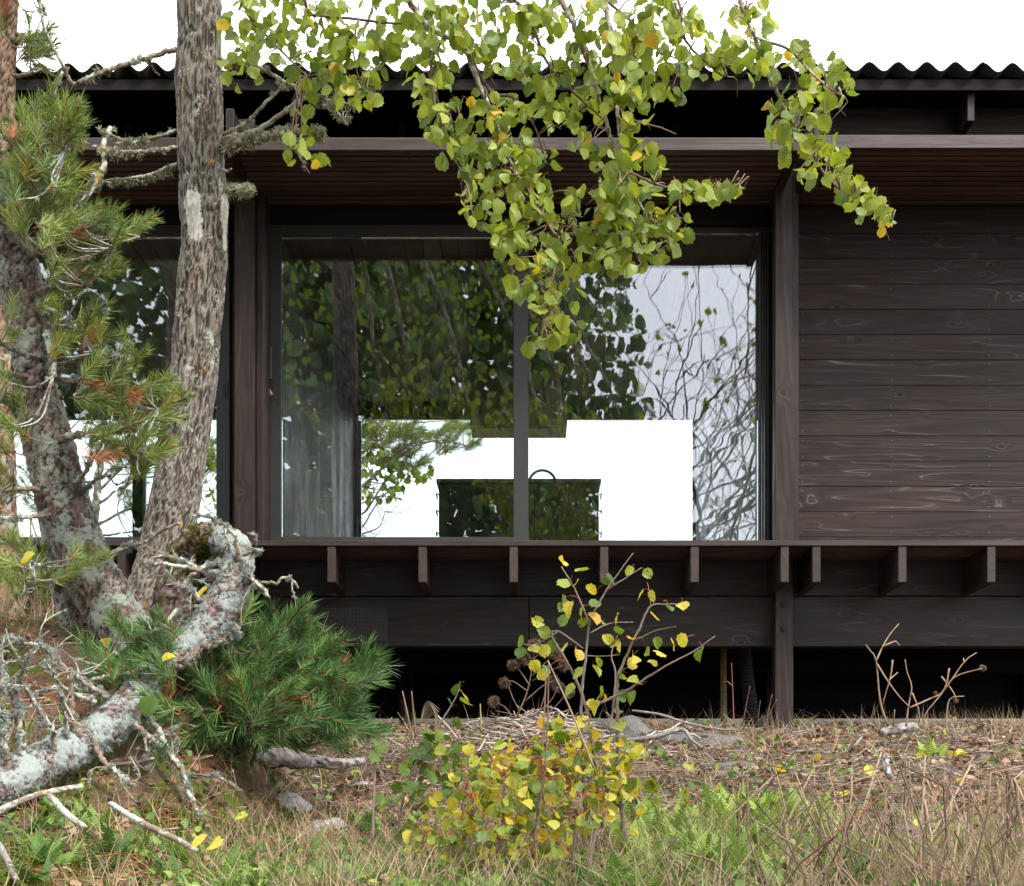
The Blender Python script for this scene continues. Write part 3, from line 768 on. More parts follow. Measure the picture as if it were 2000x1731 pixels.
def lichen_proto(seed, nb=34):
    """small shrubby lichen: forked flat lobes"""
    r = np.random.default_rng(seed); B = Bag()
    for i in range(nb):
        d = r.standard_normal(3); d[1] = abs(d[1])+.3; d /= np.linalg.norm(d)
        s = np.cross(d, r.standard_normal(3)); s /= np.linalg.norm(s)
        l = r.uniform(.35, 1.0); w = r.uniform(.06, .12)
        p0 = r.standard_normal(3)*.12; p1 = p0+d*l*.6
        e1 = p1+(d+s*.7+.3*r.standard_normal(3))*l*.4; e2 = p1+(d-s*.7+.3*r.standard_normal(3))*l*.4
        V = [p0-s*w*.5, p0+s*w*.5, p1-s*w*.7, p1+s*w*.7, e1, e2]
        B.add(V, [[0, 1, 3], [0, 3, 2], [3, 4, 2], [2, 5, 3]], 0)
    return np.vstack(B.V), np.vstack(B.F), np.vstack(B.L), np.concatenate(B.M)
LICHENS = [lichen_proto(s) for s in range(5)]

def scatter_group(bag, protos, Rm, T, scale, rnds):
    k = len(T); ch = rng.integers(0, len(protos), k)
    scale = np.broadcast_to(scale, (k,))
    for i, p in enumerate(protos):
        s = ch == i
        bag.scatter(p, (Rm[s]*scale[s][:, None, None], T[s]), rnds[s])

def thing(name, base, label, cat, group=None, kind=None):
    o = empty(name, base); tag(o, label, cat, group, kind); return o
def attach(o, p):
    o.parent = p; o.location = o.location-p.location; return o

def woody(name, pts, rads, mat, parent, ns=7, step=.02, amp=0.0, style='furrow', patch=None, jit=.012):
    """a limb with bark relief; attributes lc=(along, around, relief)"""
    pth, rd = resample(pts, rads, step)
    if jit: pth[1:-1] += rng.standard_normal(pth[1:-1].shape)*jit*rd[1:-1, None]*4
    V, F, uv, caps = tube_np(pth, rd, ns)
    n = len(pth)*ns
    h = np.full(len(V), .5)
    if amp:
        C = np.repeat(pth, ns, 0); N = V[:n]-C; rr = np.linalg.norm(N, axis=1)[:, None]; N = N/(rr+1e-9)
        for i in range(n):
            p = V[i]
            if style == 'furrow':
                q = Vector((p[0]*80, p[1]*80, p[2]*20))
                a = mnoise.noise(q+Vector((0, 0, 2*mnoise.noise(q*.35))))
                b = mnoise.noise(q*2.7)
                h[i] = min(1, max(0, .95-1.5*abs(a)**.75+.45*b))
            else:
                q = Vector((p[0]*44, p[1]*44, p[2]*30))
                q = q+Vector((mnoise.noise(q*.5), mnoise.noise(q*.5+Vector((7, 3, 1))), mnoise.noise(q*.5+Vector((1, 9, 4)))))*.8
                dist = mnoise.voronoi(q)[0]
                h[i] = min(1, max(0, (dist[1]-dist[0])*1.9+.18*mnoise.noise(q*3)+.05))
        big = np.array([mnoise.noise(Vector(tuple(v*5))) for v in V[:n]])
        V[:n] += N*((h[:n]-.5)*amp+big*amp*1.3)[:, None]
    lc = uv.copy(); lc[:, 2] = h
    rn = np.zeros(len(V))
    if patch is not None:
        for (c0, r0, sq) in patch:
            dd = (V-np.array(c0))*np.array([1, 1, sq])
            rn = np.maximum(rn, np.clip(1.0-np.linalg.norm(dd, axis=1)/r0*.5, 0, 1))
    o = mesh_np(name, V, np.vstack([tris(F), caps]), mat, None, {'lc': lc, 'rnd': rn}, True)
    if parent is not None: attach(o, parent)
    return o, pth, rd

def lichen_on(bag, paths, per_m, size, rnd_lo=0, rnd_hi=1, around=True, down=False):
    """tufts of lichen seated on the bark of limbs"""
    for (pth, rd) in paths:
        L = np.linalg.norm(np.diff(pth, axis=0), axis=1).sum(); k = int(L*per_m)
        if k < 1: continue
        ii = rng.integers(0, len(pth), k)
        # lichen sits in colonies along the limb
        ph = rng.uniform(0, 6.28); keep = (np.sin(ii*.35+ph)+np.sin(ii*.13+2*ph)+rng.uniform(-1, 1, k)) > .1
        ii = ii[keep]; k = len(ii)
        if k == 0: continue
        t = pth[np.minimum(ii+1, len(pth)-1)]-pth[np.maximum(ii-1, 0)]; t /= np.linalg.norm(t, axis=1)[:, None]+1e-9
        d = unit(k)
        if down: d[:, 2] -= .7
        d -= t*np.sum(d*t, 1)[:, None]; d /= np.linalg.norm(d, axis=1)[:, None]+1e-9
        T = pth[ii]+d*rd[ii][:, None]*.9
        scatter_group(bag, LICHENS, frames(d+.2*unit(k), unit(k)), T, size*rng.uniform(.4, 1.9, k), rng.uniform(rnd_lo, rnd_hi, k))
# ------------------------------------------------------------------ aspen with its hanging crown
def PL(lst, d, dend=None):
    n = len(lst)
    return [np.array(P(q[0], q[1], d if dend is None else d+(dend-d)*i/max(1, n-1))) for i, q in enumerate(lst)]
def rpx(r, d): return r/FPX*d
DA = 7.0
aspen = thing('aspen_tree', G(px2x(300, DA), DA), 'tall grey furrowed aspen trunk whose leafy branches hang down in front of the house', 'tree')
tp = [(298, 1260), (303, 1190), (312, 1130), (322, 1080), (337, 1000), (355, 900), (376, 750), (390, 600), (399, 450), (393, 300), (389, 150), (389, 0), (386, -200), (380, -500), (392, -900), (386, -1400)]
tw = [80, 64, 54, 50, 48, 49, 45, 45, 44, 45, 43, 41, 39, 34, 26, 15]
patch = [(P(374, 398, DA-.1), .046, .7), (P(378, 432, DA-.1), .040, .5), (P(386, 455, DA-.1), .022, .6), (P(437, 420, DA-.03), .034, .35), (P(439, 470, DA-.03), .02, .5)]
at, apth, ard = woody('trunk', PL(tp, DA), [rpx(w, DA) for w in tw], M['aspen'], aspen, 120, .011, .0095, 'furrow', patch, 0)
AB = [([(345, 95), (280, 116), (200, 140), (150, 163), (137, 158), (118, 118), (88, 60), (76, -10)], 5.5, 2.5),
      ([(290, 112), (300, 135), (312, 148)], 3, 1.5),
      ([(430, 118), (500, 130), (555, 160), (600, 178), (640, 200), (680, 245)], 4.5, 2),
      ([(640, 196), (670, 202), (700, 205)], 3, 2),
      ([(433, 264), (480, 240), (520, 200), (552, 168), (575, 140)], 4, 2.5),
      ([(433, 272), (500, 255), (560, 215), (620, 172), (660, 128), (690, 85), (720, 40), (735, -20)], 5, 3),
      ([(437, 292), (480, 276), (540, 265), (600, 258), (628, 262)], 8, 6),
      ([(345, 255), (310, 266), (270, 276), (250, 280), (215, 262), (192, 256)], 3.5, 2.5),
      ([(348, 288), (300, 295), (250, 297), (205, 293), (182, 286)], 4.5, 3),
      ([(347, 320), (300, 340), (250, 350), (210, 353), (188, 370)], 4.5, 3),
      ([(438, 372), (460, 374), (488, 372)], 3.5, 3),
      ([(560, 260), (580, 300), (605, 340)], 2.2, 1.2),
      ([(215, 250), (202, 285), (204, 320), (190, 350), (165, 390)], 5, 5),
      ([(430, 330), (445, 335), (452, 330)], 3, 2)]
ap = []
for lst, r0, r1 in AB:
    dd = DA-random.uniform(0, .05)
    n = len(lst)
    o, p, r = woody('branch', PL(lst, dd, dd-random.uniform(-.1, .35)), [rpx(r0+(r1-r0)*i/(n-1), DA) for i in range(n)], M['branch'], aspen, 8, .012, 0, '', None, .05)
    ap.append((p, r))
bag = Bag()
lichen_on(bag, ap, 60, .016); lichen_on(bag, [ap[6], ap[10]], 300, .022); lichen_on(bag, [ap[2], ap[3], ap[7], ap[8], ap[9]], 90, .024, down=True)
lichen_on(bag, [(apth, ard)], 14, .012)
tag(attach(bag.build('lichen', M['lichen_y']), aspen), kind='stuff')
bag = Bag()          # moss cushions on the trunk
k = 60; ii = rng.integers(0, int(len(apth)*.5), k)
d = unit(k); d[:, 1] = -abs(d[:, 1]); d[:, 2] *= .2; d /= np.linalg.norm(d, axis=1)[:, None]
scatter_group(bag, LICHENS, frames(d, unit(k)), apth[ii]+d*ard[ii][:, None]*1.01, rng.uniform(.006, .014, k), rng.uniform(0, .5, k))
tag(attach(bag.build('moss_cushion', M['moss']), aspen), kind='stuff')

# hanging main branches of the crown (pixel courses, depth)
CB = [([(745, -260), (775, -120), (800, 0), (830, 45), (870, 70), (905, 88), (925, 140), (945, 187), (965, 230), (985, 290), (1010, 340), (1045, 392), (1075, 445), (1096, 476), (1083, 530), (1066, 600), (1060, 665)], 6.4, 7, 2),
      ([(870, 70), (845, 110), (842, 150), (850, 205), (880, 280), (905, 350)], 6.35, 4, 1.5),
      ([(905, 88), (960, 180), (1000, 190), (1040, 240), (1062, 300)], 6.5, 4, 1.5),
      ([(1020, -200), (1060, -80), (1095, 0), (1112, 30), (1136, 90), (1155, 140), (1166, 180), (1180, 222), (1190, 262), (1202, 305), (1215, 370), (1236, 430), (1246, 485)], 6.45, 6.5, 2),
      ([(1150, -220), (1170, -100), (1182, 0), (1195, 80), (1201, 140), (1206, 210), (1211, 270), (1222, 332), (1250, 400), (1290, 450), (1325, 490)], 6.3, 6, 2),
      ([(1010, 5), (1040, 50), (1062, 110), (1090, 150), (1130, 190), (1180, 235)], 6.55, 4, 1.5),
      ([(1380, -200), (1425, -80), (1445, 0), (1458, 32), (1475, 72), (1505, 82), (1548, 102), (1582, 140), (1620, 172), (1650, 190)], 6.2, 5, 1.5),
      ([(1475, 72), (1490, 110), (1502, 150), (1518, 182), (1545, 238), (1580, 290), (1612, 342), (1650, 376), (1700, 402), (1742, 430)], 6.15, 4.5, 1.5),
      ([(1222, 332), (1270, 355), (1320, 370), (1380, 372), (1440, 366)], 6.25, 3, 1.2),
      ([(1300, -160), (1310, -60), (1330, 20), (1340, 80), (1400, 140), (1420, 150)], 6.35, 4, 1.5),
      ([(560, -180), (590, -60), (600, 20), (640, 32), (700, 38), (770, 46), (830, 45)], 6.6, 4, 2),
      ([(450, -160), (470, -60), (480, 20), (520, 70), (560, 110), (600, 150)], 6.7, 4, 1.5),
      ([(1206, 210), (1240, 235), (1290, 250), (1320, 262)], 6.25, 2.5, 1.2),
      ([(1182, 0), (1230, 40), (1280, 90), (1330, 120)], 6.4, 3, 1.2),
      ([(700, 38), (690, 90), (700, 150), (715, 190)], 6.55, 2.5, 1.2)]
cps = []
for lst, dd, r0, r1 in CB:
    n = len(lst)
    o, p, r = woody('branch', PL(lst, dd, dd-random.uniform(.0, .2)), [rpx(r0+(r1-r0)*i/(n-1), dd) for i in range(n)], M['branch'] if r0 > 4.5 else M['twigbark'], aspen, 7, .02, 0, '', None, .05)
    cps.append(p)
# limbs that carry the hanging branches to the trunk, above the picture
for (zz, tgt) in ((5.2, 0), (5.6, 3), (6.0, 4), (6.3, 6), (5.9, 9), (5.0, 10), (4.8, 11)):
    a = np.array([apth[np.argmin(abs(apth[:, 2]-EYE-zz))]]).reshape(3); b = cps[tgt][0]
    m1 = a*.6+b*.4+np.array([0, 0, .45]); m2 = a*.2+b*.8+np.array([0, 0, .3])
    o, p, r = woody('limb', [a, m1, m2, b], [.035, .026, .02, .015], M['branch'], aspen, 8, .05, 0, '', None, .03)
cpts = np.vstack(cps)

LB = [(480,40,60,45,26),(560,60,60,60,34),(470,130,36,45,14),(640,40,60,50,26),(615,130,60,50,26),(700,100,60,60,34),(700,180,40,30,12),(780,60,60,55,34),(860,40,60,45,30),
 (730,160,20,40,6),(590,240,32,45,7),(590,300,42,20,8),(840,130,45,50,20),(850,200,42,60,26),(880,262,45,50,24),(930,60,60,50,32),(985,100,60,50,28),(1010,30,60,30,22),
 (940,230,55,60,30),(1000,240,45,60,24),(960,320,60,50,38),(1010,330,55,50,26),(1060,300,22,30,6),(920,390,30,40,11),(980,400,60,50,32),(1045,380,45,50,20),(1000,470,36,40,20),
 (1060,460,55,50,24),(1030,540,42,40,16),(1090,540,60,45,20),(1080,600,48,35,14),(1060,650,32,28,8),(1112,640,26,22,6),(1150,480,50,50,22),(1060,120,45,60,22),(1100,180,55,45,28),
 (1130,100,45,50,18),(1090,225,30,28,8),(1140,245,36,55,12),(1180,160,40,50,13),(1230,60,50,60,26),(1290,50,50,50,30),(1345,60,45,60,30),(1250,130,60,50,26),(1300,140,60,50,24),
 (1240,200,45,50,24),(1232,270,36,40,15),(1200,330,45,50,24),(1230,400,60,60,38),(1265,330,34,40,12),(1290,460,50,45,28),(1200,440,48,50,24),(1240,500,55,28,14),(1318,440,24,45,8),
 (1180,380,40,40,14),(1120,400,36,36,12),(1352,372,45,30,15),(1400,370,38,26,11),(1436,362,12,12,3),(1390,110,40,40,15),(1440,60,28,50,12),(1465,110,36,36,13),(1482,50,32,50,13),
 (1440,15,36,18,6),(1505,120,28,28,8),(1560,100,36,26,10),(1592,130,34,36,12),(1640,165,22,36,8),(1530,200,36,40,14),(1592,205,46,36,16),(1540,262,36,40,15),(1600,255,36,45,13),
 (1572,315,34,34,9),(1640,318,34,30,10),(1662,362,40,30,15),(1692,395,30,34,11),(1728,425,22,24,7),(1070,20,50,30,16),(1150,30,40,40,12),(760,-30,80,30,24),(1240,-30,90,30,24),(950,-30,90,30,22),(560,-30,80,30,20)]
pos, sizes = [], []
for (cx, cy, rx, ry, n) in LB:
    c0 = np.array([cx, cy]); 
    for i in range(int(n*1.3)):
        a, q = rng.uniform(0, 6.283), math.sqrt(rng.uniform(0, 1))
        pos.append((cx+rx*q*math.cos(a), cy+ry*q*math.sin(a)))
pos = np.array(pos)
# each leaf hangs at the depth of the branch that passes nearest to it
cpx = np.stack([VX+cpts[:, 0]/cpts[:, 1]*FPX, VY-(cpts[:, 2]-EYE)/cpts[:, 1]*FPX], -1)
nearest = np.array([np.argmin(np.sum((cpx-p)**2, 1)) for p in pos])
dep = cpts[nearest, 1]+rng.normal(0, .13, len(pos))
LP = np.array([P(p[0], p[1], d) for p, d in zip(pos, dep)])
# side twigs towards groups of leaves
tb = Bag()
for b in LB:
    for rep in range(5):
        ang = rng.uniform(0, 6.28); q = np.array([b[0]+b[2]*.7*math.cos(ang), b[1]+b[3]*.7*math.sin(ang)])
        i = np.argmin(np.sum((cpx-q)**2, 1)); a = cpts[i]
        e = np.array(P(q[0], q[1], a[1]+rng.normal(0, .12)))
        e[2] = min(e[2], a[2]+.015)
        if np.linalg.norm(e-a) < .05 or np.linalg.norm(e-a) > .6: continue
        m = (a+e)/2+np.array([0, 0, .04])+rng.normal(0, .02, 3)
        pth, rd = resample([a, m, e], [.0035, .0026, .0014], .03)
        V, F, uv = tube_tri(pth, rd, 4); tb.add(V, F, .4)
tag(attach(tb.build('side_twig', M['stalk']), aspen), kind='stuff')

def leaf_pose(T, n, hang=1.0):
    """stalk ends up at T; the blade hangs below and flutters"""
    d = unit(n)*.75; d[:, 2] -= hang*rng.uniform(.5, 1.3, n)
    nr = unit(n); nr[:, 1] -= .25
    return frames(d, nr)
VARIANTS = {}
def leaf_variant(mat, pet, k, rq):
    key = (mat, k, rq)
    if key not in VARIANTS:
        b = Bag(); V, F, LC, FM = LEAVES[k]
        b.scatter((V, F, LC, FM), (np.eye(3)[None], np.zeros((1, 3))), np.array([rq/24.0]))
        VARIANTS[key] = b.build('leaf', [M[mat], M[pet]], None, True, False)
    return VARIANTS[key]
def put_leaves(th, T, Rm, S, rnds, mat, pet, nparts=300, order=None, stuff_name='foliage'):
    n = len(T); ch = rng.integers(0, len(LEAVES), n)
    if order is None: order = np.argsort(T[:, 1])           # nearest ones first
    base = np.array(th.location)
    for i in order[:nparts]:
        rq = int(round(float(rnds[i])*24))
        o = bpy.data.objects.new('leaf', leaf_variant(mat, pet, int(ch[i]), rq))
        m = Matrix(tuple(map(tuple, Rm[i]*S[i]))).to_4x4(); m.translation = Vector(T[i]-base)
        o.matrix_local = m; link(o, th)
    rest = order[nparts:]
    if len(rest):
        bag = Bag()
        for k in range(len(LEAVES)):
            s = rest[ch[rest] == k]
            bag.scatter(LEAVES[k], (Rm[s]*S[s][:, None, None], T[s]), rnds[s])
        tag(attach(bag.build(stuff_name, [M[mat], M[pet]]), th), kind='stuff')
n = len(LP)
Rm = leaf_pose(LP, n)
S = rng.uniform(.041, .071, n)
rn = np.clip(rng.beta(2.2, 2.0, n)*.9, 0, .9); yl = rng.uniform(0, 1, n) < .022; rn[yl] = rng.uniform(.93, 1, yl.sum())
put_leaves(aspen, LP, Rm, S, rn, 'leaf', 'petiole')
# the rest of the crown, higher than the picture reaches (seen mirrored in the glass)
k = 3800
C = np.stack([rng.uniform(-2.6, .75, k), rng.uniform(5.2, 8.0, k), rng.uniform(2.9, 6.6, k)], -1)
cl = np.array([mnoise.noise(Vector(tuple(c*1.5))) for c in C])
ok = (C[:, 2] > .575*C[:, 1]) & (cl > -.22)
ok &= (C[:, 0] < .2) | (rng.uniform(0, 1, k) < .35)
C = C[ok]; C[:, 2] += EYE; k = len(C)
bag = Bag(); scatter_group(bag, LEAVES_LO, leaf_pose(C, k), C, rng.uniform(.05, .075, k), np.clip(rng.beta(2, 2.6, k)*.4, 0, .4))
tag(attach(bag.build('upper_foliage', M['leaf']), aspen), kind='stuff')

# ------------------------------------------------------------------ pines at the left
def needles(th, blobs, d0, dspread, centre, mat, name='needles', up=.25, scale=1.0):
    T, Dv = [], []
    for (cx, cy, rx, ry, n) in blobs:
        for i in range(max(1, int(round(n*.88)))):
            a, q = rng.uniform(0, 6.283), math.sqrt(rng.uniform(0, 1))
            px, py = cx+rx*q*math.cos(a), cy+ry*q*math.sin(a)
            dd = d0(px, py) if callable(d0) else d0
            p = np.array(P(px, py, dd+rng.normal(0, dspread)))
            T.append(p); c0 = centre(px, py) if callable(centre) else centre
            o = np.array([px-c0[0], 0, -(py-c0[1])]); o /= np.linalg.norm(o)+1e-6
            Dv.append(o*.9+np.array([0, rng.uniform(-.9, .5), up])+.45*rng.standard_normal(3))
    T = np.array(T); Dv = np.array(Dv); Dv /= np.linalg.norm(Dv, axis=1)[:, None]
    k = len(T); bag = Bag()
    rn = np.clip(rng.normal(.48, .2, k), 0, .93); dead = rng.uniform(0, 1, k) < .03; rn[dead] = rng.uniform(.965, 1, dead.sum())
    sc = rng.uniform(.7, 1.25, k)*scale
    scatter_group(bag, TUFTS, frames(Dv, unit(k)), T-Dv*.05, sc, rn)
    tag(attach(bag.build(name, [M[mat], M['bud']], None, False), th), kind='stuff')
    return T, Dv

def twigs_to(th, T, Dv, paths, name='twig', r0=.005, maxlen=.7, mat='branch', frac=1.0):
    """thin side shoots from the nearest limb to the needle tufts"""
    cp = np.vstack([p for p, r in paths]); bag = Bag(); out = []
    for t, d in zip(T, Dv):
        if rng.uniform() > frac: continue
        i = np.argmin(np.sum((cp-t)**2, 1)); a = cp[i]; L = np.linalg.norm(t-a)
        if L < .03 or L > maxlen: continue
        m = a*.45+(t-d*.12)*.55+np.array([0, 0, -.04*L])+rng.normal(0, .03*L, 3)
        pth, rd = resample([a, m, t-d*.04], [r0*min(1, L*2+.4), r0*.7, r0*.45], .03)
        V, F, uv = tube_tri(pth, rd, 5); lc = uv.copy(); lc[:, 2] = .5
        bag.add(V, F, 0.0, lc); out.append((pth, rd))
    if bag.n: tag(attach(bag.build(name, M[mat]), th), kind='stuff')
    return out

DPN = 6.45
pine = thing('pine_tree', G(px2x(200, DPN), DPN+.15), 'leaning pine with lichen covered trunk and light green needles left of the aspen', 'tree')
pp = [(262, 1275), (232, 1222), (200, 1160), (172, 1105), (145, 1040), (120, 960), (98, 880), (78, 790), (66, 700), (54, 620), (38, 540), (14, 460), (-18, 380), (-60, 290), (-110, 180), (-150, 60), (-170, -120), (-180, -400)]
pw = [66, 60, 56, 54, 55, 55, 52, 48, 44, 44, 46, 44, 40, 36, 33, 30, 26, 16]
o, ppth, prd = woody('trunk', PL(pp, DPN), [rpx(w*.93, DPN) for w in pw], M['pine'], pine, 56, .014, .013, 'plate', None, 0)
PB = [([(60, 500), (100, 470), (135, 440), (165, 390), (185, 340)], 6, 4, -.25), ([(75, 570), (130, 545), (170, 515), (195, 495), (222, 483)], 6, 3, -.3),
      ([(30, 480), (20, 400), (40, 330), (70, 270), (110, 230)], 7, 4, -.2), ([(10, 430), (60, 380), (100, 330), (130, 290)], 6, 3, -.35),
      ([(150, 450), (200, 440), (240, 455), (272, 462)], 3.5, 2, -.3), ([(-10, 300), (40, 285), (90, 262), (135, 235)], 5, 3, -.3),
      ([(90, 640), (102, 700), (104, 735)], 7, 6, -.3), ([(80, 760), (110, 730), (140, 705), (190, 690), (240, 700)], 6, 3, -.35),
      ([(80, 745), (20, 730), (-30, 735)], 6, 4, -.2), ([(90, 700), (40, 690), (-10, 665)], 5, 3, -.3),
      ([(95, 735), (130, 745), (165, 740), (180, 752)], 6, 4, -.3), ([(110, 860), (150, 850), (200, 845), (260, 830), (310, 800)], 7, 3.5, -.4),
      ([(130, 950), (160, 930), (185, 890), (210, 850)], 5, 3, -.35), ([(160, 960), (190, 935), (215, 930)], 4, 2, -.2),
      ([(100, 960), (50, 955), (0, 960)], 6, 4, -.2), ([(120, 1000), (60, 1010), (0, 1012)], 5, 3, -.3),
      ([(75, 590), (110, 610), (150, 640), (180, 690)], 4, 2.5, -.3), ([(170, 1085), (140, 1105), (100, 1110), (50, 1095)], 5, 3, -.35),
      ([(190, 1100), (230, 1075), (280, 1060), (320, 1035), (350, 1022)], 4.5, 2.5, -.25), ([(150, 730), (175, 650), (200, 610), (196, 580), (165, 560)], 2.5, 1.5, -.4),
      ([(110, 220), (105, 190), (122, 140)], 3.5, 2.5, -.1)]
pbp = []
for lst, r0, r1, dd in PB:
    n = len(lst); o, p, r = woody('branch', PL(lst, DPN-.05, DPN+dd), [rpx(r0+(r1-r0)*i/(n-1), DPN) for i in range(n)], M['branch'], pine, 8, .012, 0, '', None, .06)
    pbp.append((p, r))
NB = [(40,260,50,50,20),(100,230,50,35,17),(130,270,30,40,10),(60,330,60,40,24),(130,340,35,40,13),(40,400,50,40,20),(110,400,50,40,18),(150,430,30,30,6),(100,455,60,30,10),(190,430,35,25,9),
 (272,440,14,12,3),(240,458,22,12,4),(195,510,30,28,8),(150,540,40,40,8),(110,560,40,40,7),(150,620,40,36,8),(180,660,46,36,7),(120,690,24,36,4),(212,725,46,36,12),(250,705,26,30,7),
 (190,790,46,36,12),(262,795,46,32,15),(310,770,34,28,10),(232,850,56,36,17),(290,858,42,32,12),(325,800,26,36,7),(200,885,28,22,6),(262,900,38,22,8),(20,620,25,40,5),(20,780,30,50,8),
 (22,860,28,40,8),(12,950,20,30,4),(45,1092,42,32,10),(150,1106,36,22,7),(205,1096,16,13,3),(28,1142,28,22,5),(95,1135,22,18,2)]
T, Dv = needles(pine, NB, lambda x, y: DPN-.22, .16, lambda x, y: (60+(x-60)*.35, y+25), 'needle', scale=.78)
tw_ = twigs_to(pine, T, Dv, [(ppth, prd)]+pbp, maxlen=.6)
bag = Bag()
lichen_on(bag, pbp, 170, .013); lichen_on(bag, tw_, 40, .010); lichen_on(bag, [(ppth, prd)], 700, .011, 0, .8)
tag(attach(bag.build('lichen', M['lichen']), pine), kind='stuff')

# thinner pine stem behind it and the one at the picture's left edge
pine2 = thing('pine_tree', G(px2x(150, 6.6), 6.6), 'slim lichen grey pine stem leaning behind the thick pine trunk', 'tree')
o, p2p, p2r = woody('trunk', PL([(148, 1240), (128, 1160), (105, 1060), (92, 960), (84, 860), (70, 760), (40, 640), (-20, 520), (-90, 400), (-140, 200), (-160, -100)], 6.6), [rpx(w, 6.6) for w in (26, 24, 23, 22, 20, 19, 18, 17, 15, 12, 8)], M['oldpine'], pine2, 28, .02, .008, 'plate', None, 0)
pine3 = thing('pine_tree', G(px2x(10, 7.9), 7.9), 'straight pine with orange tinted bark at the left edge, its top above the roof', 'tree')
o, p3p, p3r = woody('trunk', PL([(8, 1250), (6, 1060), (0, 850), (-4, 600), (2, 400), (8, 250), (12, 120), (16, 0), (20, -150), (18, -500), (20, -900)], 7.9), [rpx(w, 7.9) for w in (34, 30, 26, 23, 21, 20, 19, 18, 17, 13, 6)], M['orangepine'], pine3, 36, .02, .008, 'plate', None, 0)
p3b = []
for lst in ([(15, 95), (35, 78), (52, 70)], [(14, 150), (45, 148), (82, 135)], [(16, 60), (40, 70), (75, 90), (100, 110)], [(18, -60), (60, -20), (90, 30)], [(18, -200), (-60, -150), (-120, -120)], [(18, -260), (80, -220), (130, -180)]):
    o, p, r = woody('branch', PL(lst, 7.9, 7.85), [rpx(5-3*i/len(lst), 7.9) for i in range(len(lst))], M['branch'], pine3, 7, .015, 0, '', None, .05); p3b.append((p, r))
T, Dv = needles(pine3, [(62,85,34,30,9),(75,115,26,20,6),(5,20,14,30,4),(10,70,10,20,2),(30,-60,60,40,14),(-40,-140,70,50,16),(90,-190,70,50,16),(20,-300,70,60,24),(20,-420,50,60,20)], 7.85, .2, (18, 120), 'needle')
twigs_to(pine3, T, Dv, [(p3p, p3r)]+p3b, maxlen=.9)
bag = Bag(); lichen_on(bag, p3b, 160, .018); tag(attach(bag.build('lichen', M['lichen_y']), pine3), kind='stuff')

# contorted pine: loops up beside the aspen and comes down towards the viewer
old = thing('contorted_pine', G(px2x(345, 6.7), 6.7), 'old contorted pine looping over and down, crusted grey with lichen, dark green shoots', 'tree')
op = [(330, 1250, 6.62), (338, 1190, 6.6), (348, 1130, 6.58), (362, 1085, 6.56), (388, 1058, 6.53), (420, 1052, 6.5), (452, 1070, 6.46), (462, 1105, 6.42), (455, 1145, 6.38), (430, 1190, 6.32), (392, 1232, 6.26), (350, 1268, 6.2), (312, 1302, 6.12), (278, 1345, 6.03), (245, 1388, 5.94), (200, 1428, 5.84), (150, 1458, 5.74), (95, 1485, 5.6), (35, 1518, 5.45), (-40, 1555, 5.3), (-130, 1590, 5.15)]
ow = [46, 40, 36, 35, 33, 31, 33, 35, 36, 36, 34, 33, 32, 33, 35, 36, 38, 40, 43, 45, 46]
opts = [np.array(P(a, b, c)) for a, b, c in op]
o, opth, ord_ = woody('trunk', opts[5:], [rpx(w, q[2]) for w, q in zip(ow[5:], op[5:])], M['oldpine'], old, 48, .012, .012, 'plate', None, 0)
o, opth0, ord0 = woody('root_stem', opts[:6], [rpx(w, q[2]) for w, q in zip(ow[:6], op[:6])], M['rootbark'], old, 48, .012, .010, 'plate', None, 0)
OBR = [([(208,1364),(182,1344),(148,1320),(121,1300),(101,1277),(81,1263),(30,1255),(4,1247)],6,3),([(188,1372),(162,1364),(141,1352),(121,1342),(91,1346),(57,1358)],5,3),
 ([(154,1440),(143,1400),(139,1350),(137,1312)],7,4),([(131,1440),(125,1382),(119,1358)],5,3),([(60,1500),(46,1470),(40,1433),(30,1392),(24,1352),(12,1322),(4,1291)],9,4),
 ([(285,1308),(240,1316),(202,1322),(178,1328)],5,3),([(255,1405),(283,1433),(318,1461)],7,3),([(280,1380),(313,1433),(332,1473),(350,1498),(370,1552),(387,1587),(411,1619),(435,1641)],6,4.5),
 ([(430,1122),(392,1113),(363,1097),(337,1089),(311,1087),(280,1099)],5,3),([(392,1113),(351,1107),(321,1101),(300,1103)],4.5,3),([(430,1096),(402,1105),(381,1119),(359,1140),(355,1148)],4.5,4),
 ([(392,1174),(371,1158),(355,1146)],7,6),([(385,1184),(351,1188),(335,1202),(321,1230)],4.5,3),([(482,1140),(509,1140),(533,1137),(541,1142),(551,1129),(573,1133),(582,1150)],3.5,2.5),
 ([(480,1122),(509,1146),(522,1163)],5,3.5),([(465,1085),(460,1049),(448,1034),(424,1018),(406,1009),(375,1008)],3.5,2),([(340,1300),(392,1273),(422,1255),(464,1224)],10,8),
 ([(476,1085),(495,1078),(512,1076)],3,2.5),([(345,1500),(380,1512),(430,1520),(470,1545)],2.5,1.5),([(280,1435),(286,1470),(284,1505)],3,2),([(100,1480),(104,1430),(70,1380),(50,1340)],6,3),
 ([(20,1510),(8,1460),(-6,1400),(2,1340),(-8,1280)],8,4),([(120,1342),(100,1310),(88,1290)],4,2.5),([(60,1358),(40,1330),(48,1300),(60,1270)],3.5,2),([(180,1440),(196,1480),(230,1510),(258,1534)],6,4)]
obp = []
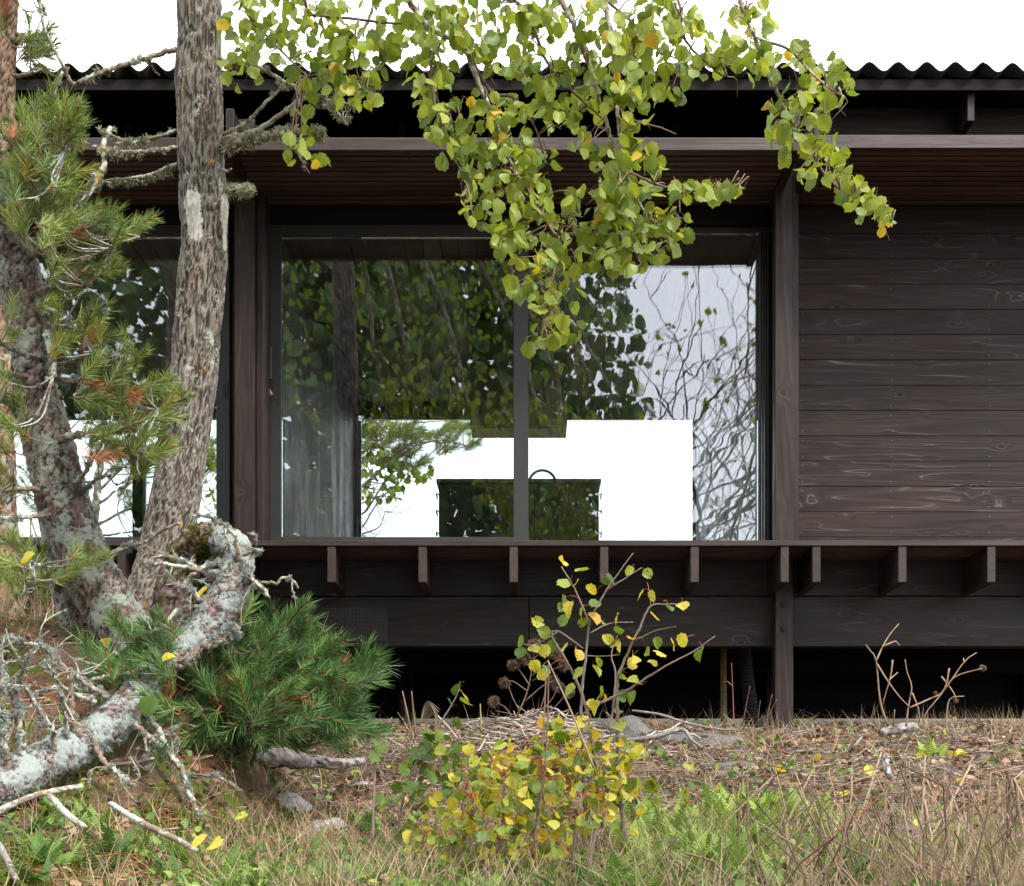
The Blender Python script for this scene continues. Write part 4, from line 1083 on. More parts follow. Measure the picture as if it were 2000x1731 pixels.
for lst, r0, r1 in OBR:
    n = len(lst); px0, py0 = lst[0]
    dd = float(np.interp(px0, [-130, -40, 35, 150, 245, 312, 392, 455], [5.1, 5.25, 5.4, 5.66, 5.86, 6.04, 6.2, 6.34]))
    dd2 = dd-random.uniform(.02, .22)
    o, p, r = woody('dead_branch', PL(lst, dd, dd2), [rpx(r0+(r1-r0)*i/(n-1), dd) for i in range(n)], M['branch'], old, 8, .010, 0, '', None, .08)
    obp.append((p, r))
fk = Bag(); fpaths = []
for (p, r) in obp+obp[:5]+obp[20:24]:                 # bare forked twigs all along the dead limbs
    for q in range(max(2, int(len(p)/10))):
        i = random.randrange(len(p)//4, len(p)); a = p[i]; v = unit(1)[0]*.8+np.array([-.3, -.15, .12]); v /= np.linalg.norm(v); L = random.uniform(.05, .2)
        b_ = a+v*L*.5+rng.normal(0, .015, 3); c_ = a+v*L+rng.normal(0, .03, 3)
        pth, rd = resample([a, b_, c_], [.0034, .0026, .0014], .012); V, F, uv = tube_tri(pth, rd, 5); lc = uv.copy(); lc[:, 2] = .6; fk.add(V, F, 0, lc); fpaths.append((pth, rd))
        e_ = b_+(v+unit(1)[0]*.9)*L*.4
        pth, rd = resample([b_, (b_+e_)/2+rng.normal(0, .006, 3), e_], [.0024, .0018, .001], .012); V, F, uv = tube_tri(pth, rd, 4); lc = uv.copy(); lc[:, 2] = .6; fk.add(V, F, 0, lc); fpaths.append((pth, rd))
tag(attach(fk.build('dead_twig', M['branch']), old), kind='stuff')
bag = Bag()
lichen_on(bag, fpaths, 90, .008, .3, 1)
lichen_on(bag, obp, 240, .011, .2, 1); lichen_on(bag, [(opth, ord_)], 1500, .008, .25, 1); lichen_on(bag, [(opth[int(len(opth)*.55):], ord_[int(len(opth)*.55):])], 700, .015, .2, 1)
lichen_on(bag, [obp[16], obp[4], obp[21], obp[0]], 200, .016, .3, 1)
tag(attach(bag.build('lichen', M['lichen']), old), kind='stuff')
bag = Bag(); lichen_on(bag, [(opth0, ord0)], 1100, .014, 0, .8); lichen_on(bag, [(opth[:14], ord_[:14])], 700, .012, .1, .9); tag(attach(bag.build('moss_cushion', M['moss']), old), kind='stuff')
# live shoots low at its right
SB = [([(395,1235),(440,1260),(490,1255),(540,1235),(580,1215)],9,4,.1),([(370,1270),(430,1310),(500,1315),(560,1300),(625,1290)],10,4,.15),([(350,1290),(420,1360),(500,1370),(580,1345),(650,1330),(705,1308)],10,4,.1),
 ([(360,1290),(440,1400),(540,1400),(620,1395),(690,1395)],8,3,0),([(330,1310),(380,1400),(450,1450),(530,1450),(600,1455),(700,1432)],7,3,-.1),([(330,1295),(310,1262),(332,1235)],6,3,-.15),
 ([(420,1225),(425,1200),(424,1185)],6,3,-.15),([(300,1330),(325,1290),(320,1330),(318,1370)],4,3,-.2),([(470,1420),(478,1470),(484,1500)],9,9,.05),([(430,1410),(440,1460),(448,1500)],7,7,.1),([(500,1420),(498,1470),(490,1505)],7,7,.0),
 ([(280,1340),(250,1310),(240,1280),(238,1250)],5,3,.1)]
sbp = []
for lst, r0, r1, dd in SB:
    n = len(lst); o, p, r = woody('branch', PL(lst, 6.55, 6.72+abs(dd)), [rpx((r0+(r1-r0)*i/(n-1))*.55, 6.5) for i in range(n)], M['twigbark'], old, 8, .02, 0, '', None, .05); sbp.append((p, r))
BB = [(330,1238,32,26,8),(300,1282,28,28,6),(420,1228,38,28,9),(470,1205,26,22,6),(520,1242,38,28,10),(575,1226,22,26,6),(480,1290,56,36,18),(560,1300,56,36,18),(628,1292,32,26,7),(640,1340,46,32,13),
 (698,1316,20,20,5),(676,1390,32,32,10),(560,1376,56,36,18),(618,1420,46,26,10),(470,1370,56,36,18),(400,1300,46,46,16),(334,1312,36,36,10),(380,1390,38,38,11),(310,1392,32,22,6),(480,1425,56,26,13),
 (548,1440,46,20,9),(420,1436,36,20,7),(240,1292,36,36,7),(196,1300,26,26,4),(242,1238,26,22,5),(610,1250,16,14,3),(300,1460,40,12,4),(588,1196,12,12,3),(640,1268,14,12,3),(716,1296,12,12,3),(722,1330,10,12,2),(700,1420,16,12,3),(445,1180,12,10,2),(655,1450,20,8,2)]
T, Dv = needles(old, [(a, b, c, d, int(n*1.4)) for a, b, c, d, n in BB], lambda x, y: 6.1 if x < 330 else (6.42 if y > 1330 else 6.62), .15, (430, 1400), 'needle_d', 'needles', .2, .92)
twigs_to(old, T, Dv, sbp, maxlen=.5, mat='twigbark')
# ------------------------------------------------------------------ saplings
def stems(th, lst, mat='sapbark'):
    out = []
    for pts, d, r0, r1 in lst:
        n = len(pts); o, p, r = woody('stem', PL(pts, d, d-random.uniform(-.08, .08)), [rpx(r0+(r1-r0)*i/(n-1), d) for i in range(n)], M[mat], th, 7, .015, 0, '', None, .05)
        out.append(p)
    return np.vstack(out)
def sap_leaves(th, expl, blobs, cp, mat, pet, smin, smax, beta, nparts, spread=.1):
    cpx = np.stack([VX+cp[:, 0]/cp[:, 1]*FPX, VY-(cp[:, 2]-EYE)/cp[:, 1]*FPX], -1)
    pos = [(x, y) for x, y in expl]
    for (cx, cy, rx, ry, n) in blobs:
        for i in range(n):
            a, q = rng.uniform(0, 6.283), math.sqrt(rng.uniform(0, 1)); pos.append((cx+rx*q*math.cos(a), cy+ry*q*math.sin(a)))
    T, D, L, rest = [], [], [], Bag()
    for i, p in enumerate(pos):
        j = np.argmin(np.sum((cpx-np.array(p))**2, 1)); a = cp[j]
        t = np.array(P(p[0], p[1], a[1]+rng.normal(0, .03 if i < len(expl) else spread)))
        # blade centre at t, stalk base pointing back to the stem
        v = a-t; L0 = np.linalg.norm(v)
        s = rng.uniform(smin, smax)
        out = -v/(L0+1e-6)*.8+np.array([0, -.15, rng.uniform(-.9, .25)])+.35*rng.standard_normal(3)
        out /= np.linalg.norm(out)
        b = t-out*s*.44; e = b-out*s*.6
        if L0 > s*1.3:
            m = (a+e)/2+np.array([0, 0, .01]); pth, rd = resample([a, m, e], [.0016, .0013, .001], .025)
            V, F, uv = tube_tri(pth, rd, 4); rest.add(V, F, .3)
        T.append(b); D.append(out); L.append(s)
    T, D, L = np.array(T), np.array(D), np.array(L); n = len(T)
    nr = unit(n); nr[:, 1] -= .8; nr[:, 2] += .4
    rn = np.clip(rng.beta(*beta, n), 0, 1)
    put_leaves(th, T, frames(D, nr), L, rn, mat, pet, nparts, np.arange(n))
    if rest.n: tag(attach(rest.build('leaf_twig', M[pet]), th), kind='stuff')
Z8 = lambda l: [(700+x/2.47, 1030+y/2.47) for x, y in l]
DS = 5.6
sap = thing('aspen_sapling', G(px2x(1150, DS), DS), 'slender young aspen with spotted yellow leaves in front of the deck joists', 'sapling')
cp = stems(sap, [(Z8([(1110, 1500), (1090, 1300), (1085, 1100), (1075, 870), (1100, 600), (1120, 450), (1200, 300), (1260, 215), (1325, 125)]), DS, 4, 1),
    (Z8([(1330, 1640), (1300, 1580), (1268, 1350), (1255, 1150), (1250, 1000), (1250, 750), (1280, 650), (1360, 480), (1410, 380), (1480, 372), (1550, 370)]), DS, 5.5, 1),
    (Z8([(1180, 1450), (1110, 940), (1060, 760), (990, 620), (935, 530), (960, 500), (1085, 585)]), DS+.08, 3.5, 1.5),
    (Z8([(980, 190), (1040, 290), (1080, 380), (1112, 460)]), DS, 1.2, 2), (Z8([(1165, 850), (1310, 780), (1400, 720), (1500, 660), (1615, 600), (1720, 525)]), DS-.1, 3, 1),
    (Z8([(1100, 620), (1200, 622), (1262, 615)]), DS, 1.5, 1), (Z8([(1120, 510), (1210, 465), (1325, 458)]), DS, 1.5, 1), (Z8([(1200, 300), (1290, 245), (1365, 195)]), DS, 1.5, 1),
    (Z8([(960, 505), (905, 540), (830, 572), (790, 560)]), DS+.05, 1.5, 1), (Z8([(1340, 545), (1430, 500), (1535, 478)]), DS, 1.3, .8), (Z8([(1210, 980), (1230, 860), (1240, 700), (1220, 620), (1250, 520)]), DS-.08, 2.5, 1),
    (Z8([(1150, 1250), (1190, 1060), (1260, 1000), (1340, 930)]), DS-.1, 2, 1), (Z8([(1100, 1350), (1000, 1180), (960, 1030), (930, 860)]), DS-.05, 2.5, 1),
    (Z8([(1265, 1350), (1220, 1310), (1190, 1240), (1180, 1150)]), DS, 3, 1.5), (Z8([(1200, 1220), (1350, 1180), (1500, 1175), (1590, 1165)]), DS-.2, 1.8, 1)])
EX = Z8([(985,165),(1075,213),(990,272),(1055,270),(1125,298),(980,350),(975,385),(1020,390),(1080,408),(1140,435),(1140,372),(990,452),(865,466),(900,508),(785,552),(782,602),(845,592),(930,575),(900,595),(1000,582),(1052,612),
 (1308,210),(1395,222),(1358,325),(1418,332),(1495,390),(1565,385),(1428,430),(1245,440),(1255,495),(1200,545),(1240,560),(1265,580),(1440,555),(1330,545),(1525,562),(1565,545),(1460,600),(1400,600),(1330,630),(1310,660),(1650,610),
 (1420,655),(1270,700),(1275,720),(1160,650),(1150,690),(1070,712),(850,665),(890,710),(900,690),(1020,780),(1165,800),(1270,815),(1325,820),(1335,745),(1150,870),(1130,860),(1245,895),(1080,920),(1255,955),(1190,820),(1185,460),
 (1085,455),(1205,255),(960,950),(1030,1000),(1090,1060),(1060,1130),(1220,1030),(1180,1010),(1270,1120),(1590,1160),(1600,1240),(1565,1290),(1440,1310),(1310,1240),(1290,1290),(1210,1270),(1390,1560),(1430,1590),(1490,1530)])
sap_leaves(sap, EX, [(1080,1432,44,36,16),(1140,1440,36,36,12),(1050,1490,56,36,24),(1110,1490,56,36,26),(1180,1495,52,36,20),(1050,1560,56,36,24),(1120,1560,56,40,26),(1190,1540,46,36,18),(1080,1620,52,36,16),(1140,1610,36,30,8),(1240,1540,46,30,9),(1215,1480,40,36,10),(1000,1470,40,36,12),(960,1510,40,36,12),(1010,1540,50,40,16)],
    cp, 'leaf_y', 'petiole_r', .039, .060, (2.0, 2.0), 300)
DF = 5.1
sapf = thing('aspen_sapling', G(px2x(985, DF), DF), 'low bushy cluster of yellow and green aspen shoots in the foreground centre', 'sapling')
cp = stems(sapf, [(Z8([(620, 1790), (640, 1720), (690, 1450), (702, 1330), (700, 1200)]), DF, 4, 2), (Z8([(1010, 1790), (1020, 1700), (1060, 1380), (1075, 1290)]), DF, 3.5, 2), (Z8([(1090, 1790), (1105, 1700), (1130, 1530), (1160, 1420)]), DF-.2, 5, 3),
    (Z8([(300, 1790), (300, 1700), (310, 1460), (290, 1360)]), DF, 3.5, 2), (Z8([(420, 1790), (450, 1650), (500, 1540), (560, 1370), (620, 1280)]), DF+.1, 3, 1.5), (Z8([(830, 1790), (850, 1500), (880, 1300), (905, 1100)]), DF+.1, 3, 1.5),
    (Z8([(700, 1450), (620, 1400), (560, 1330)]), DF, 1.5, 1), (Z8([(690, 1480), (760, 1400), (820, 1290)]), DF, 1.5, 1), (Z8([(640, 1720), (560, 1640), (480, 1600)]), DF, 1.5, 1), (Z8([(1050, 1420), (960, 1380), (900, 1330)]), DF, 1.5, 1)])
sap_leaves(sapf, [(1158, 1612), (1192, 1600)], [(980,1560,60,40,30),(1060,1500,60,40,18),(1150,1560,70,50,16),(1040,1680,90,36,20),(880,1600,60,50,26),(930,1500,50,40,18),(840,1650,50,50,14),(1200,1600,60,50,10),(900,1700,70,30,14),(1010,1500,46,36,16),(1030,1600,46,36,16),(960,1610,56,36,22),(990,1650,60,36,24),(1060,1650,50,36,14),(940,1690,56,30,16),(1010,1700,40,26,12),(900,1630,40,36,10),(930,1560,40,30,12),(1100,1590,40,36,10),(880,1690,30,26,5)],
    cp, 'leaf_y', 'petiole_r', .031, .052, (1.5, 2.3), 300)
DL = 5.5
sapl = thing('aspen_sapling', G(px2x(790, DL), DL), 'green leaved aspen shoot leaning right at the left of the yellow sapling', 'sapling')
cp = stems(sapl, [([(775, 1690), (781, 1597), (801, 1516), (834, 1455), (874, 1390), (890, 1362), (897, 1345)], DL, 3, 1), ([(801, 1516), (830, 1500), (870, 1480)], DL, 1.5, 1), ([(781, 1597), (760, 1560), (740, 1500), (725, 1465)], DL-.1, 2, 1),
    ([(900, 1620), (905, 1560), (920, 1510), (935, 1480)], DL, 2, 1), ([(728, 1640), (730, 1560), (733, 1480)], DL-.2, 3, 2.5), ([(834, 1455), (850, 1470), (880, 1510)], DL, 1.5, 1)])
sap_leaves(sapl, [(880, 1373), (897, 1346), (905, 1357), (908, 1375), (893, 1411), (833, 1432), (812, 1470), (845, 1465)], [(850,1455,30,22,8),(830,1478,30,28,9),(875,1482,36,28,10),(800,1510,36,36,10),(905,1530,46,36,16),(840,1552,46,36,14),(800,1612,36,28,6),(760,1560,24,30,4),(738,1470,20,18,4)],
    cp, 'leaf_g', 'petiole', .042, .060, (1.6, 2.4), 120)

M['redstem'] = simple_rnd('reddish brown bark', [(0, (.12, .045, .035)), (1, (.17, .085, .06))], .6)
# ------------------------------------------------------------------ dry weeds
def stalk_thing(name, polys, d, label, cat, mat='stalk', r=2.2, rn=.55, group=None, heads=None):
    base = polys[0][0]; th = thing(name, P(base[0], base[1], d), label, cat, group)
    for k, poly in enumerate(polys):
        n = len(poly); pts = PL(poly, d, d+random.uniform(-.06, .06))
        pth, rd = resample(pts, [rpx(r*(1-.55*i/(n-1))*(1 if k == 0 else .8), d) for i in range(n)], .03)
        V, F, uv = tube_tri(pth, rd, 5); b = Bag(); b.add(V, F, rn+random.uniform(-.15, .15))
        attach(b.build('stem', M[mat]), th)
    if heads:
        b = Bag()
        for (x, y, s) in heads:
            c0 = np.array(P(x, y, d)); k = 14; dd = unit(k)
            scatter_group(b, LICHENS[:2], frames(dd, unit(k)), c0+dd*s*.2, np.full(k, s), rng.uniform(.2, .7, k))
        tag(attach(b.build('seed_head', M[mat]), th), kind='stuff')
    return th
Z1 = lambda l: [(1300+x/2.47, 1030+y/2.47) for x, y in l]
stalk_thing('dead_shrub', [Z1(q) for q in ([(1075, 960), (1045, 880), (1030, 800), (1015, 640), (990, 600), (965, 565)], [(1013, 650), (1050, 570), (1080, 520), (1125, 465)], [(1050, 575), (1110, 550), (1131, 572)], [(1160, 960), (1172, 860), (1187, 770), (1165, 700), (1155, 638)],
    [(1020, 660), (1070, 740), (1130, 820), (1180, 870)], [(1095, 640), (1085, 720), (1065, 790), (1045, 860)], [(1075, 740), (1120, 700)], [(1180, 870), (1280, 825), (1340, 790), (1440, 650), (1500, 605)], [(1440, 655), (1437, 630)], [(1335, 795), (1400, 720), (1530, 680)],
    [(1368, 680), (1345, 780), (1260, 890), (1240, 940)], [(1360, 990), (1355, 940), (1370, 830), (1440, 815)], [(1330, 720), (1390, 800), (1400, 840)], [(1190, 800), (1220, 880), (1225, 940)], [(1100, 960), (1105, 880)])], 8.6, 'bare dead shrub with forked twigs standing before the dark gap right of the post', 'shrub', 'stalk', 2.4, .62,
    heads=[(1300+1530/2.47, 1030+680/2.47, .02), (1300+1400/2.47, 1030+838/2.47, .015), (1300+1300/2.47, 1030+800/2.47, .012)])
stalk_thing('red_twig', [Z1([(330, 960), (325, 820), (318, 655)]), Z1([(325, 770), (300, 745), (278, 745)])], 9.0, 'thin upright red stemmed twig with one pale leaf left of the post', 'twig', 'redstem', 1.5, .3)
for i, q in enumerate(([(375, 940), (390, 850), (408, 765)], [(445, 930), (457, 835)], [(485, 935), (515, 805)], [(480, 940), (538, 828)])):
    stalk_thing('red_twig', [Z1(q)], 8.95, 'short bare reddish twig growing just left of the post foot', 'twig', 'redstem', 1.2, .5, 'reddish twigs at the post foot')
um = [(1010, 1400), (1030, 1350), (1040, 1300), (1045, 1260)]
stalk_thing('dry_weed', [um, [(1030, 1350), (1000, 1330), (985, 1335), (975, 1338)], [(1035, 1340), (1015, 1310), (1003, 1300)], [(1040, 1320), (1070, 1290), (1085, 1275)], [(1040, 1330), (1075, 1310), (1100, 1300)], [(1025, 1370), (1060, 1340), (1080, 1330)],
    [(1015, 1390), (1000, 1360), (990, 1332), (989, 1345)], [(1038, 1310), (1025, 1285)], [(1040, 1290), (1060, 1270)], [(1000, 1400), (985, 1380), (965, 1372)], [(1040, 1400), (1075, 1370), (1090, 1340)], [(1050, 1400), (1065, 1350), (1060, 1300)], [(1060, 1400), (1085, 1380), (1110, 1350)]], 7.2,
    'brown dried weed with spent seed heads rising behind the yellow sapling', 'weed', 'stalk', 1.8, .4, heads=[(965, 1372, .03), (985, 1335, .03), (1003, 1300, .03), (1025, 1286, .035), (1085, 1276, .035), (1100, 1300, .03), (1045, 1262, .035), (1060, 1272, .03), (1080, 1330, .03), (1090, 1342, .03), (1110, 1352, .03)])
for i, (x0, y0, x1, y1, rn_) in enumerate(((1070, 1290, 1160, 1500, .8), (1072, 1292, 1060, 1560, .5), (1068, 1300, 1040, 1700, .45))):
    stalk_thing('dry_straw', [[(x1, y1), ((x0+x1)/2+3, (y0+y1)/2), (x0, y0)]], 5.2, ['pale straight straw leaning left across the yellow sapling', 'thin brown straw rising upright through the yellow sapling', 'long reddish brown stalk crossing the yellow sapling from below'][i], 'stalk', 'stalk', 2.6, rn_)
for i, (pp_, lb) in enumerate((([(805, 1440), (795, 1390), (786, 1350)], 'tan spiky grass stalk left of its taller neighbour by the dark gap'), ([(812, 1440), (808, 1395), (804, 1350)], 'tan spiky grass stalk right of its twin by the dark gap'), ([(940, 1430), (939, 1400), (938, 1375)], 'short grey stub stalk standing alone before the dark gap'))):
    stalk_thing('grass_stalk', [pp_], 8.0, lb, 'stalk', 'straw', 2.6, .35)
b = Bag()          # drooping grass panicle
th = thing('grass_panicle', P(822, 1445, 8.0), 'drooping pale grass panicle bent to the right before the dark gap', 'grass')
for i in range(10):
    a = [(822, 1440), (824, 1395+i*2), (835+i*2, 1370+i*3), (858-i*1.2, 1385+i*6)]
    pth, rd = resample(PL(a, 8.0, 8.0+random.uniform(-.04, .04)), [.0012, .001, .0009, .0018], .02); V, F, uv = tube_tri(pth, rd, 4); b.add(V, F, random.uniform(.3, .8))
attach(b.build('spikelet', M['straw']), th)

# dead stalks standing at the right foreground: each one a thing of its own
SPROTO = []
for s in range(12):
    r_ = np.random.default_rng(s+100); L = 1.0
    pts = [np.array([0, 0, -.12]), np.array([r_.normal(0, .05), r_.normal(0, .05), .45]), np.array([r_.normal(0, .13), r_.normal(0, .1), r_.uniform(.75, .95)])]
    if s % 2 == 0: pts.append(pts[-1]+np.array([r_.choice([-1, 1])*r_.uniform(.2, .6), r_.normal(0, .12), r_.uniform(-.45, .15)]))
    rd = [.0075, .0068, .006, .004][:len(pts)]
    V, F = [], []
    pth = np.array(pts); fine = []
    for i in range(len(pth)-1):
        for t in np.linspace(0, 1, 3, endpoint=False): fine.append((pth[i]*(1-t)+pth[i+1]*t, rd[i]*(1-t)+rd[i+1]*t))
    fine.append((pth[-1], rd[-1]))
    V, F, uv = tube_tri(np.array([f[0] for f in fine]), np.array([f[1] for f in fine]), 5)
    row = []
    for q in range(3):
        b = Bag(); b.add(V, F, .15+.3*q+.02*s); row.append(b.build('dead_stalk', M['stalk'], None, True, False))
    SPROTO.append(row)
def stalk_spot():
    while True:
        d = random.uniform(4.25, 6.0); px = random.uniform(1300, 2350)
        w = np.interp(px, [1300, 1500, 1700, 2350], [.12, .4, 1, 1])*np.interp(d, [4.2, 5.2, 6.0], [1, .9, .2])
        if random.random() < w: return px2x(px, d), d
for i in range(290):
    x, d = stalk_spot(); h = random.uniform(.2, .5)
    if random.random() < .25: h *= .6
    s_, t_ = random.randrange(12), random.randrange(3); o = bpy.data.objects.new('dead_stalk', SPROTO[s_][t_])
    o.location = G(x, d); o.rotation_euler = (random.gauss(0, .3), random.gauss(0, .38), random.uniform(0, 6.28)); o.scale = (h*random.uniform(.7, 1.6), h*random.uniform(.7, 1.6), h)
    link(o); lb = ('dark brown', 'mid brown', 'pale tan')[t_]+' dead stalk '+('with bent top' if s_ % 2 == 0 else 'with broken tip')+' at the lower right'; lb = ('short ' if h < .26 else ('tall ' if h > .4 else ''))+lb
    tag(o, lb, 'stalk', 'dead stalks at the lower right')
for i in range(26):
    d = random.uniform(4.4, 5.6); px = random.uniform(550, 1350); x = px2x(px, d); h = random.uniform(.15, .32)
    o = bpy.data.objects.new('dead_stalk', SPROTO[random.randrange(12)][random.randrange(3)])
    o.location = G(x, d); o.rotation_euler = (random.gauss(0, .25), random.gauss(0, .35), random.uniform(0, 6.28)); o.scale = (h*.8, h*.8, h)
    link(o); tag(o, 'thin dead stalk scattered around the foreground saplings', 'stalk', 'dead stalks around the saplings')
stalk_thing('bramble_cane', [[(1545, 1760), (1570, 1700), (1600, 1650), (1680, 1590), (1720, 1555)]], 4.9, 'arching dark red bramble cane over the dead stalks at lower right', 'cane', 'petiole_r', 2.4, .1)

# ------------------------------------------------------------------ ferns
def frond(seed, yl):
    r_ = np.random.default_rng(seed); B = Bag(); n = 13; bend = r_.uniform(.15, .6)
    c = lambda t: np.array([.06*math.sin(3*t+seed), t*(1-.2*bend*t), bend*.5*(t-t*t*1.3)])
    pth = np.array([c(t) for t in np.linspace(0, 1, 6)]); V, F, uv = tube_tri(pth, np.linspace(.012, .004, 6), 3); B.add(V, F, yl)
    for i in range(n):
        t = .16+.82*i/(n-1); w = .21*math.sin(math.pi*min(1, (t+.12)**.8))*(1-.55*t)+.02; p = c(t)
        for s in (-1, 1):
            d = np.array([s*1.0, .35, r_.uniform(-.25, .05)]); d /= np.linalg.norm(d); q = np.array([0, .030, 0])
            e = p+d*w
            V = [p-q*.8, p+q*.8, p+d*w*.6-q*.8+[0, 0, .012], p+d*w*.6+q*.9+[0, 0, .012], e]
            B.add(V, [[0, 2, 3], [0, 3, 1], [2, 4, 3]] if s > 0 else [[0, 3, 2], [0, 1, 3], [2, 3, 4]], yl)
    return B.build('frond', M['fern'], None, False, False)
FR = [[frond(s, .1+.28*q) for s in range(5)] for q in range(4)]
def fern(x, d, size, nf, tone, label, group):
    th = thing('fern', G(x, d), label, 'fern', group)
    for k in range(nf):
        o = bpy.data.objects.new('frond', FR[tone][random.randrange(5)])
        a = random.uniform(0, 6.28); el = random.uniform(.35, 1.1)
        dv = Vector((math.cos(a)*math.cos(el), math.sin(a)*math.cos(el), math.sin(el)))
        m = Matrix(tuple(map(tuple, frames(np.array([dv]), np.array([[0, 0, 1.0]]))[0]*size*random.uniform(.7, 1.15)))).to_4x4()
        m.translation = Vector((random.gauss(0, .02), random.gauss(0, .02), -.01)); o.matrix_local = m; link(o, th)
for i in range(70):
    d = random.uniform(5.0, 6.9); px = random.gauss(1400, 120); px = min(1700, max(1220, px))
    fern(px2x(px, d), d, random.uniform(.14, .23), random.randint(7, 10), random.choice([2, 3, 3]), 'bright yellow green fern in the patch right of the yellow sapling', 'bright ferns right of the sapling')
for i in range(16):
    d = random.uniform(4.6, 5.6); px = random.uniform(1100, 1700)
    fern(px2x(px, d), d, random.uniform(.13, .21), random.randint(5, 8), random.choice([0, 1, 2]), 'small dark green fern low in the foreground grass', 'dark ferns in the foreground')
for i in range(46):
    d = random.uniform(4.35, 5.5); px = random.uniform(-150, 760)
    fern(px2x(px, d), d, random.uniform(.11, .19), random.randint(5, 8), random.choice([0, 1, 1, 2]), 'small green fern on the mossy bank at the lower left', 'ferns on the mossy bank')
for (px, d, lb) in ((520, 6.0, 'dark green fern below the pale stone and the log'), (585, 5.6, 'fern with long flat fronds beside the dry grass tangle'), (1820, 8.2, 'lone bright fern on the brown litter near the dead shrub'), (640, 5.0, 'broad fern at the bottom left of the saplings'), (720, 6.3, 'feathery fern right of the fallen grey log')):
    fern(px2x(px, d), d, .17, 8, 1 if px < 1000 else 3, lb, None)

# ------------------------------------------------------------------ ground cover nobody could count
def spots(n, fn):
    """n ground positions; fn(px, d) gives the density"""
    X = []; 
    while len(X) < n:
        px = rng.uniform(-350, 2350, 4000); d = rng.uniform(4.1, 10.2, 4000)
        w = fn(px, d); s = rng.uniform(0, 1, 4000) < w
        for a, b in zip(px[s], d[s]): X.append((px2x(a, b), b))
    X = np.array(X[:n]); return np.stack([X[:, 0], X[:, 1], EYE+ground_z(X[:, 0], X[:, 1])], -1)
def blades(name, n, fn, mat, hmin, hmax, lean, width=1.0):
    T = spots(n, fn); d = unit(n)*lean; d[:, 2] = np.abs(d[:, 2])+1-lean*.55
    bag = Bag(); h = rng.uniform(hmin, hmax, n)
    Rm = frames(d, unit(n)); ch = rng.integers(0, 4, n); rn = np.clip(rng.normal(.5, .25, n), 0, 1)
    for k in range(4):
        s = ch == k; W = Rm[s]*h[s][:, None, None]; W[:, :, 0] *= width*(.16/h[s])[:, None]
        bag.scatter(BLADES[k], (W, T[s]-np.array([0, 0, .01])), rn[s])
    return tag(bag.build(name, M[mat], None, False), kind='stuff')
clump = lambda px, d, f, t: np.array([1.0 if mnoise.noise(Vector((a/FPX*b*f, b*f, f))) > t else .12 for a, b in zip(px-VX, d)])
g1 = blades('dry_grass', 13000, lambda px, d: clump(px, d, 3.0, .0)*np.interp(d, [4.1, 6.2, 7.0, 8.2, 9.3, 10], [.8, .8, .25, .12, .3, .1])*np.interp(px, [0, 400, 560, 900, 1300, 2000], [.3, .5, 1, .8, .8, 1]), 'straw', .07, .24, .75, .9)
tag(g1, 'tan dry grass tangled over the foreground', 'grass')
g2 = blades('green_grass', 10500, lambda px, d: clump(px, d, 2.3, .05)*np.interp(d, [4.1, 5.6, 6.6, 7.6, 10], [1, .8, .2, .05, .06]), 'grass', .05, .15, .6, .9)
tag(g2, 'short green grass in the foreground', 'grass')
g3 = blades('tall_dry_grass', 900, lambda px, d: np.where((px < 190) & (d > 6.5) & (d < 7.6), 1.0, 0.0), 'straw', .15, .36, .5, 1.0)
tag(g3, 'tall dry grass behind the pine trunks at the left', 'grass')
g4 = blades('rust_grass', 1300, lambda px, d: np.where((px > 1780) & (d > 9.4), 1.0, 0.0)+np.where((px > 1380) & (px < 1560) & (d > 8.6) & (d < 9.4), .6, 0)+np.where((px > 520) & (px < 760) & (d > 7.4) & (d < 8.6), .6, 0), 'straw', .06, .2, .7, .9)
tag(g4, 'rust coloured grass near the house foundations', 'grass')
T = spots(12000, lambda px, d: np.interp(d, [4.1, 6.4, 7, 9.6, 10.2], [.25, .3, 1, 1, .4])*np.interp(px, [-300, 500, 700], [.35, .35, 1]))
bag = Bag(); n = len(T); d = unit(n); d[:, 2] *= .18
tube = tube_tri(np.array([[0, -.5, 0], [.06, -.1, .01], [-.04, .2, .02], [.02, .5, 0]]), np.array([.03, .032, .03, .02]), 4)
tw1 = (tube[0], tube[1], tube[0].copy(), np.zeros(len(tube[1]), int))
ln = rng.uniform(.03, .16, n)*rng.choice([1, 1, 1.7], n); Rm = frames(d, unit(n)); W = Rm*ln[:, None, None]; k = rng.uniform(.0012, .0032, n)/(.03*ln); W[:, :, 0] *= k[:, None]; W[:, :, 2] *= k[:, None]
bag.scatter(tw1, (W, T+np.array([0, 0, .008])), np.clip(rng.beta(2, 2, n), 0, 1))
tag(tag(bag.build('twig_litter', M['twig'], None, True), kind='stuff'), 'dry twigs scattered over the brown ground before the house', 'twigs')
T = spots(9500, lambda px, d: np.interp(d, [4.1, 6.4, 7, 9.6, 10.2], [.45, .5, 1, 1, .4])); n = len(T); bag = Bag(); d = unit(n); d[:, 2] *= .3; nr = unit(n)*.7; nr[:, 2] += 1
scatter_group(bag, LEAVES_LO, frames(d, nr), T+np.array([0, 0, .012]), rng.uniform(.016, .05, n), rng.beta(2, 2.4, n)*.93)
tag(tag(bag.build('leaf_litter', M['litter'], None, True), kind='stuff'), 'brown dead leaves and bark flakes on the ground', 'leaf litter')
T = spots(9000, lambda px, d: np.where(px < 900, 1.0, .25)*np.interp(d, [4.3, 5, 6.6, 8], [.3, 1, 1, .3])*clump(px, d, 2.7, .0)); n = len(T); bag = Bag(); d = unit(n); d[:, 2] *= .25; W = frames(d, unit(n))*rng.uniform(.05, .10, n)[:, None, None]; W[:, :, 0] *= 1.0
